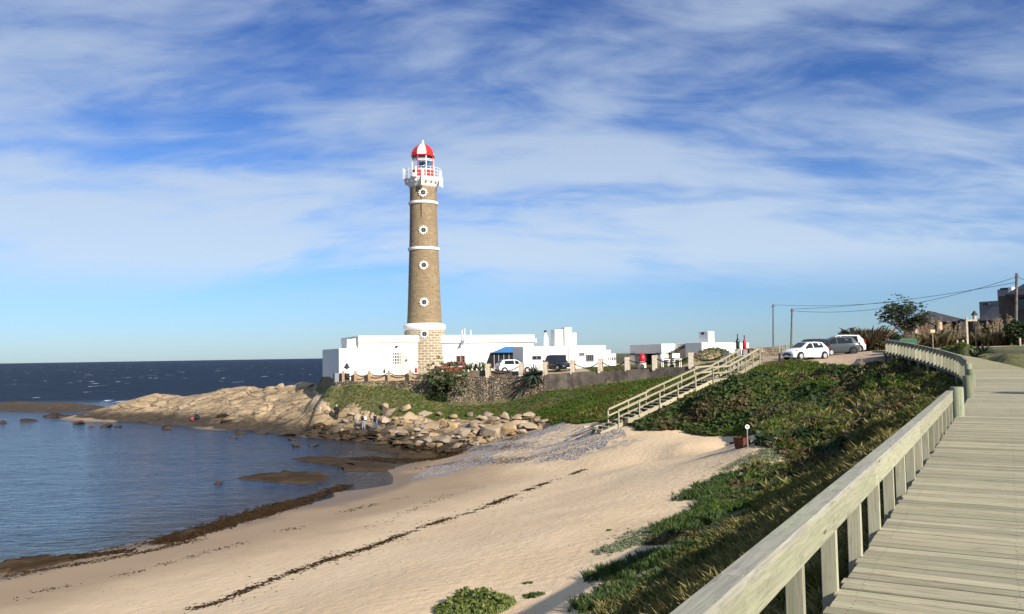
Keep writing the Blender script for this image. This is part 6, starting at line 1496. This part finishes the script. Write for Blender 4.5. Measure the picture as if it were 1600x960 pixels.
# ------------------------------------------------------------------ tree, shrubs, pampas
def tree(label, base, H_, crown_c, crown_r, seed, leafm, n_limb=14, leaf=.16, dens=90):
    r = np.random.default_rng(seed); T = thing('wind_bent_tree', label, 'tree', tuple(base)); tr = MB(); tips = []
    tr.tube([(0, 0, -.4), (.1, 0, H_ * .15), (-.05, .05, H_ * .32), (-.3, 0, H_ * .45)], [.26, .2, .17, .12], 8)
    for k in range(n_limb):
        f = r.uniform(.18, .44); s_ = np.array([-.05, 0, H_ * f]); d = r.normal(0, 1, 3); d /= np.linalg.norm(d)
        e = np.array(crown_c) + d * np.array(crown_r) * r.uniform(.55, .9); m_ = (s_ + e) / 2 + r.normal(0, .25, 3)
        tr.tube([tuple(s_), tuple(m_), tuple(e)], [.09, .055, .02], 5); tips += [m_ * .4 + e * .6, e, e + r.normal(0, .35, 3)]
        for j in range(3):
            e2 = e + r.normal(0, .5, 3); tr.tube([tuple(m_ * .3 + e * .7), tuple(e2)], [.03, .01], 4); tips.append(e2)
    part(tr, 'trunk', 'bark', T, True)
    pos = np.concatenate([t + r.normal(0, .26, (dens // 8, 3)) for t in tips]); n = len(pos)
    scatter('crown', T_BUSH, pos, r.uniform(.35, .75, n), leafm, parent=T, zs=np.full(n, .9), tint=np.clip(r.normal(.5, .25, n), 0, 1))
    return T
tb = at(1418, 535, 92); tree('windswept dark tree leaning over the hedge near the green bin', (tb[0], tb[1], ground(tb[0], tb[1])), 5.6, (-.45, 0, 3.5), (3.1, 1.7, 1.75), 3, 'tree_leaf', 20)
def bushy(name, label, px, py, Y, w, h, matn, n, group=None, tm=T_BUSH, sz=1.0, cat='shrub'):
    b = at(px, py, Y); z = float(ground(b[0], b[1])); o = thing(name, label, cat, (b[0], b[1], z), 0, group)
    a = rng.normal(0, 1, (n, 3)); a /= np.linalg.norm(a, axis=1)[:, None]; a *= rng.uniform(.3, 1, (n, 1)) ** .4; ww = w * mpp(Y) / 2; hh = h * mpp(Y)
    a *= 1 + .28 * fbm(a[:, 0] * 2 + px, a[:, 1] * 2 + a[:, 2], .8, 3, 4)[:, None]
    pos = np.c_[a[:, 0] * ww, a[:, 1] * ww * .8, hh * .45 + a[:, 2] * hh * .5]
    st__ = MB()
    for k in range(5): st__.tube([(rng.normal(0, .1), rng.normal(0, .1), -.3), tuple(rng.normal(0, 1, 3) * np.array([ww * .4, ww * .3, 0]) + np.array([0, 0, hh * .6]))], [.05, .02], 4)
    part(st__, 'stems', 'bark', o); scatter('foliage', tm, pos, rng.uniform(.6, 1.2, n) * sz, matn, parent=o)
    return o
for px, py, Y, w, h, lab in ((1308, 546, 84, 26, 26, 'round brown shrub behind the grey hatchback'), (1328, 546, 82, 34, 38, 'tall brownish shrub beyond the white tall car'), (1352, 547, 80, 30, 34, 'feathery dark shrub between the tall shrub and the road'), (1374, 547, 78, 30, 26, 'low dark shrub at the end of the deck railing'), (1283, 545, 88, 10, 15, 'small grey shrub peeping over the roof of the white hatchback')):
    bushy('roadside_shrub', lab, px, py, Y, w, h, 'reed', 200, 'shrubs behind the cars', sz=.9)
for px, Y, lab in ((1352, 79, 'clump of dry reeds beside the feathery dark shrub'), (1362, 79, 'clump of dry reeds where the road passes the shrubs')):
    b = at(px, 545, Y); plant('reed_clump', lab, (b[0], b[1], float(ground(b[0], b[1]))), T_TUFT, 70, .8, 5.0, 'reed', zs=1.35)
for px, py, Y, w, h, lab in ((1398, 543, 86, 40, 24, 'dark hedge bush behind the green bin'), (1592, 545, 80, 40, 40, 'bright green bush at the foot of the near utility pole'), (1480, 544, 88, 50, 26, 'dark bush in the pampas hedge before the hipped roof house'), (1548, 544, 86, 46, 28, 'dark bush in the pampas hedge under the slate roof'), (1446, 545, 88, 40, 22, 'dark bush at the start of the pampas hedge')):
    bushy('hedge_bush', lab, px, py, Y, w, h, 'hedge', 260, 'hedge bushes', sz=1.0)
def pampas(px, Y, sc_, lab):
    b = at(px, 545, Y); z = float(ground(b[0], b[1])); o = thing('pampas_grass', lab, 'pampas grass', (b[0], b[1], z), random.random() * 6, 'pampas grass hedge')
    n = 34; a = rng.uniform(0, 6.283, n); r = np.sqrt(rng.uniform(0, 1, n)) * .7 * sc_
    scatter('blades', T_TUFT, np.c_[r * np.cos(a), r * np.sin(a), np.zeros(n)], rng.uniform(3.0, 5.2, n) * sc_, 'pampas_blade', parent=o)
    for k in range(7):
        a = random.uniform(0, 6.283); tp = np.array([math.cos(a) * random.uniform(.2, .9), math.sin(a) * random.uniform(.2, .9), random.uniform(1.7, 2.5)]) * sc_
        n = 16; t = np.linspace(.62, 1, n)[:, None]; pos = tp[None] * t + rng.normal(0, .045, (n, 3)); pl_ = scatter('plume', T_IVY, pos, np.full(n, .42) * sc_, 'plume', parent=o)
        part(MB().tube([(0, 0, 0), tuple(tp * .7)], .015, 4), 'stalk', 'driftwood', pl_)
for px, Y, s_, lab in ((1432, 84, .9, 'pampas clump beside the trunk of the windswept tree'), (1446, 85, 1.1, 'pampas clump just right of the windswept tree'), (1458, 84, 1.25, 'tall pampas clump before the hipped roof house'), (1470, 86, 1.15, 'pampas clump under the hipped roof'), (1482, 84, 1.0, 'pampas clump below the maroon wall'), (1494, 86, 1.1, 'pampas clump below the cream pillar'), (1505, 84, .9, 'pampas clump left of the lantern post'),
                       (1528, 84, 1.0, 'pampas clump right behind the lantern post'), (1540, 86, 1.15, 'pampas clump right of the lantern post'), (1556, 82, 1.2, 'big golden pampas clump on the lawn edge'), (1566, 83, 1.2, 'golden pampas clump beside the big one'), (1576, 84, 1.3, 'tall pampas clump against the utility pole'), (1420, 82, .7, 'small pampas clump behind the green bin')):
    pampas(px, Y, s_, lab)
for px, py, lab in ((1521, 560, 'spiky low agave on the lawn above the deck edge'), (1536, 553, 'second spiky agave further back on the lawn')):
    a_ = hit(px, py, 42, 90); rosette('lawn_agave', lab, a_, 40, .75, .05, 'agave', (.15, 1.2))

# ------------------------------------------------------------------ houses on the right
def hz_(px, py, Y): return at(px, py, Y)
hb = thing('hip_roof_house', 'single storey maroon house with dark hipped roof and cream pillars', 'house', (at(1478, 520, 108)[0], 108, 8.3))
m = mpp(108)
zr = at(1478, 503, 108)[2] - 8.3; part(MB().box((0, 2.5, zr / 2 - .4), (76 * m, 5, zr + .85)), 'wall', 'maroon', hb); zp = at(1467, 484.5, 108)[2] - 8.3
rw = 41 * m
part(MB().add([(-rw, -.6, zr), (rw * .9, -.6, zr), (rw * .9, 5.6, zr), (-rw, 5.6, zr), (-11 * m, 2.2, zp), (-8 * m, 2.8, zp)], [(0, 1, 5, 4), (1, 2, 5), (2, 3, 4, 5), (3, 0, 4), (3, 2, 1, 0)]), 'roof', 'roof_dark', hb)
for px in (1433, 1470, 1508):
    x = at(px, 510, 107.2)[0] - hb.location[0]; part(MB().box((x, -.45, zr / 2 - .2), (1.0 if px > 1500 else .5, .5, zr + .3)), 'pillar', 'cream', hb, bevel=.02)
part(MB().box((1.3, -.7, 2.0), (2.4, 1.2, .1)), 'awning', 'grey_board', hb); window(hb, -1.5, .6, .6, 1.8, -.06, 2, 1)
def pxbox(parent, x0, x1, y0, y1, Y, dpt_, matn, nm, org):
    a, b_ = at(x0, y1, Y), at(x1, y0, Y); cx = (a[0] + b_[0]) / 2; cz = (a[2] + b_[2]) / 2
    return part(MB().box((cx - org[0], Y + dpt_ / 2 - org[1], cz - org[2]), (b_[0] - a[0], dpt_, b_[2] - a[2])), nm, matn, parent, bevel=.01)
TURN = math.radians(-58)                                # these houses turn their shaded side to the beach
def tbox(parent, x0, x1, y0, y1, Y, dep, matn, nm, org, bev=.01):
    """turned block: its long side spans columns x0..x1 (less the sunlit return of depth dep)"""
    a, b_ = at(x0, y1, Y), at(x1, y0, Y); L_ = max((b_[0] - a[0]) - dep * .30, .15) / .72; cx = (a[0] + b_[0]) / 2; cz = (a[2] + b_[2]) / 2
    return part(MB().box((cx - org[0], Y - org[1], cz - org[2]), (L_, dep, b_[2] - a[2]), TURN), nm, matn, parent, bevel=bev)
def proof(parent, pts, org, thick=.25, matn='roof_dark'):
    q = [at(*p) - np.array(org) for p in pts]
    return part(MB().add([tuple(p) for p in q] + [tuple(p + np.array([0, .05, -thick])) for p in q], [(0, 1, 2, 3), (7, 6, 5, 4), (0, 1, 5, 4), (1, 2, 6, 5), (2, 3, 7, 6), (3, 0, 4, 7)]), 'roof', matn, parent)
hc = thing('slate_house', 'grey house with long sloping slate roof and square grey stair tower', 'house', (at(1562, 520, 112)[0], 112, 8.3)); oc = tuple(hc.location)
tbox(hc, 1530, 1600, 499, 545, 112, 3.5, 'house_brown', 'wall', oc)
proof(hc, ((1526, 501, 111.5), (1588, 500, 107), (1588, 478, 111), (1552, 480, 116)), oc)
tbox(hc, 1543, 1592, 470, 500, 118, 2.5, 'house_grey', 'upper_wall', oc); tbox(hc, 1538, 1546, 474, 476.5, 118, .6, 'roof_dark', 'eave', oc)
tbox(hc, 1566, 1592, 452, 472, 118.5, 2.0, 'house_grey', 'stair_tower', oc); tbox(hc, 1567, 1584, 450, 452.6, 118.4, 1.6, 'roof_dark', 'tower_cap', oc)
pxbox(hc, 1581, 1588, 448.5, 462, 115.5, .8, 'white_wall', 'painted_sunlit_side', oc); pxbox(hc, 1580.5, 1584, 465, 477, 115.4, .6, 'white_wall', 'painted_sunlit_strip', oc)  # white colour stands in for sunlight on the grey tower's right faces
hd_ = thing('brown_house', 'dark brown two storey house with overhanging roof beside the utility pole', 'house', (at(1604, 520, 100)[0], 100, 8.3)); od = tuple(hd_.location)
tbox(hd_, 1584, 1660, 460, 545, 100, 4, 'house_brown', 'wall', od)
proof(hd_, ((1571, 460, 100), (1655, 462, 94), (1650, 430, 97), (1606, 440, 103)), od, .35)
# windows on the shaded side
for x0, x1, y0, y1 in ((1592, 1602, 468, 484), (1592, 1602, 500, 520)):
    tbox(hd_, x0, x1, y0, y1, 97.6, .3, 'dark_pane', 'window', od)
# dark roof of the low shed beyond the road
ls = thing('low_shed', 'low dark roofed shed between the shrubs and the windswept tree', 'shed', (at(1378, 530, 100)[0], 100, 8.3)); ol = tuple(ls.location)
q = [at(1352, 535, 99), at(1398, 534, 99), at(1392, 521, 102), at(1378, 521, 102)]; q = [p - np.array(ol) for p in q]
part(MB().add([tuple(p) for p in q] + [tuple(p + np.array([0, .2, -.3])) for p in q], [(0, 1, 2, 3), (7, 6, 5, 4), (0, 1, 5, 4), (1, 2, 6, 5), (2, 3, 7, 6), (3, 0, 4, 7)]), 'roof', 'roof_dark', ls)
pxbox(ls, 1358, 1396, 533, 548, 99.6, 3, 'house_brown', 'wall', ol); pxbox(ls, 1383, 1387, 516.5, 522, 101.5, .5, 'white_wall', 'chimney', ol)
# green waste container beside the deck end
gb = at(1413, 541, 66.5); gn = thing('waste_container', 'green lidded waste container behind the curving railing', 'container', (gb[0], gb[1], float(ground(gb[0], gb[1]))), .2)
ztop = at(1413, 530, 66.5)[2] - gn.location[2]
part(MB().box((0, 0, (ztop - .15) / 2), (1.5, .9, ztop - .15), top=1.08), 'tub', 'green_bin', gn, bevel=.03)
part(MB().prism([(-.85, ztop - .15), (.85, ztop - .15), (.7, ztop + .02), (-.7, ztop + .02)], 'y', -.52, .52), 'lid', 'green_bin', gn)
for x in (-.6, .6): part(MB().tube([(x, -.36, .09), (x, -.28, .09)], .09, 10), 'wheel', 'tyre', gn)
# stone wall between the bottles and the poles
a_, c_ = at(1168, 549, 84), at(1300, 547, 92); d = np.hypot(*(c_ - a_)[:2]); mm = (a_ + c_) / 2
ob('field_wall', MB().box((0, 0, 0), (d, .5, 1.5)).mesh('field_wall', 'rubble', bevel=.05), None, (mm[0], mm[1], (a_[2] + c_[2]) / 2 - .45), math.atan2(c_[1] - a_[1], c_[0] - a_[0]), label='dry stone field wall behind the parking fence', cat='wall')

# ------------------------------------------------------------------ poles, wires, lamp post
def pole(px, yt, yb, Y, r, label, lean=0.0):
    a, b_ = at(px, yb, Y), at(px + lean, yt, Y); z0 = min(float(ground(a[0], a[1])), a[2]) - .5
    o = thing('utility_pole', label, 'pole', (a[0], a[1], z0)); part(MB().tube([(0, 0, 0), (b_[0] - a[0], 0, b_[2] - z0)], [r, r * .75], 10), 'shaft', 'pole_wood', o, True)
    part(MB().box((b_[0] - a[0], 0, b_[2] - z0 - .35), (.5 if Y > 100 else .3, .08, .08)), 'crossarm', 'dark_metal', o)
    for s_ in (-1, 1): part(MB().lathe([(.04, 0), (.06, .06), (.03, .14)], 8), 'insulator', 'grey_metal', o, loc=(b_[0] - a[0] + s_ * .18, 0, b_[2] - z0 - .31))
    return b_
pA = pole(1208, 475.5, 548, 120, .12, 'bare wooden pole standing nearest the bottle sculptures'); pB = pole(1235.5, 482, 546, 112, .14, 'slightly tilted utility pole carrying the wires behind the white hatchback', 2.0); pC = pole(1586.5, 427, 545, 82, .16, 'tall pale utility pole beside the brown house', 2.0)
def wire(a, b_, sag, lab):
    a = np.array(a); b_ = np.array(b_); pts = [tuple((b_ - a) * t + np.array([0, 0, -sag * 4 * t * (1 - t)])) for t in np.linspace(0, 1, 24)]
    part(MB().tube(pts, .022, 4), 'overhead_wire', 'dark_metal', None, loc=tuple(a), label=lab, cat='wire')
wire(pB + np.array([0.2, 0, -.35]), pC + np.array([-.1, 0, -.4]), 1.3, 'thick overhead cable sagging from the tilted pole to the tall pale pole')
wire(pB + np.array([0.1, 0, -.1]), pC + np.array([0, 0, -.9]), .5, 'thin upper wire from the tilted pole to the tall pale pole')
wire(pA + np.array([0, 0, -.1]), at(1400, 472, 118), .3, 'faint wire from the bare pole towards the windswept tree')
wire(pC + np.array([0, 0, -.4]), at(1680, 420, 60), .6, 'overhead cable leaving the tall pale pole past the brown house')
lp_ = at(1525, 545, 80); lo = thing('lantern_post', 'old style black lantern on a short post in the pampas hedge', 'lamp', (lp_[0], lp_[1], float(ground(lp_[0], lp_[1])))); zt = at(1525, 485, 80)[2] - lo.location[2]
part(MB().tube([(0, 0, -.3), (0, 0, zt - 1.0)], .05, 8), 'post', 'dark_metal', lo); part(MB().lathe([(.14, zt - 1.0), (.25, zt - .45)], 6), 'lantern_glass', 'lamp_glass', lo)
part(MB().lathe([(.36, zt - .46), (.30, zt - .38), (.12, zt - .12), (.05, zt - .08), (.02, zt)], 6), 'lantern_hood', 'dark_metal', lo)
gp_ = at(1512, 544, 78); gt = thing('gate_post', 'weathered wooden gallows post with short crossbeam next to the lantern', 'post', (gp_[0], gp_[1], float(ground(gp_[0], gp_[1])))); zt = at(1512, 496, 78)[2] - gt.location[2]
part(MB().box((0, 0, zt / 2 - .2), (.16, .16, zt + .4)), 'upright', 'driftwood', gt); part(MB().box((.45, -.02, zt - .3), (1.05, .14, .16)), 'crossbeam', 'driftwood', gt)
for px, lab in ((1496, 'short white stake on the lawn left of the gallows post'), (1505, 'short white stake on the lawn close to the gallows post'), (1594, 'short stake on the lawn right of the tall pale pole')):
    a_ = at(px, 541, 74); part(MB().box((0, 0, .2), (.14, .14, 1.0)), 'stake', 'driftwood', None, bevel=.02, loc=(a_[0], a_[1], float(ground(a_[0], a_[1]))), label=lab, cat='stake')
sg_ = at(1458, 541, 76); sn = thing('garden_sign', 'small pale blank sign board in front of the pampas hedge', 'sign', (sg_[0], sg_[1], float(ground(sg_[0], sg_[1])))); zt = at(1458, 516, 76)[2] - sn.location[2]
part(MB().tube([(0, 0, -.2), (0, 0, zt)], .03, 6), 'pole', 'driftwood', sn); part(MB().box((0, -.05, zt - .1), (.42, .03, .28)), 'board', 'cream', sn)
# low deck beside the lawn, and spur timber
a_ = at(1463, 547.5, 63); part(MB().box((0, 0, 0), (2.4, 1.0, .18)), 'timber_platform', 'deck_wood', None, bevel=.01, loc=(a_[0], a_[1], a_[2]), rz=.1, label='small timber platform on the lawn beside the curving deck', cat='platform')


# unseen board added on the lawn only to cast a shadow across the deck
z_ = float(ground(18.2, 21.6)); lpo = thing('added_shadow_board', 'unseen wooden board added on the lawn to shadow the deck', 'board', (18.2, 21.6, z_), math.radians(37))
part(MB().box((0, 0, 2.0), (1.1, .05, 1.5)), 'panel', 'driftwood', lpo, bevel=.01)
for x in (-.45, .45): part(MB().box((x, .06, 1.1), (.1, .07, 3.0)), 'post', 'post_wood', lpo)
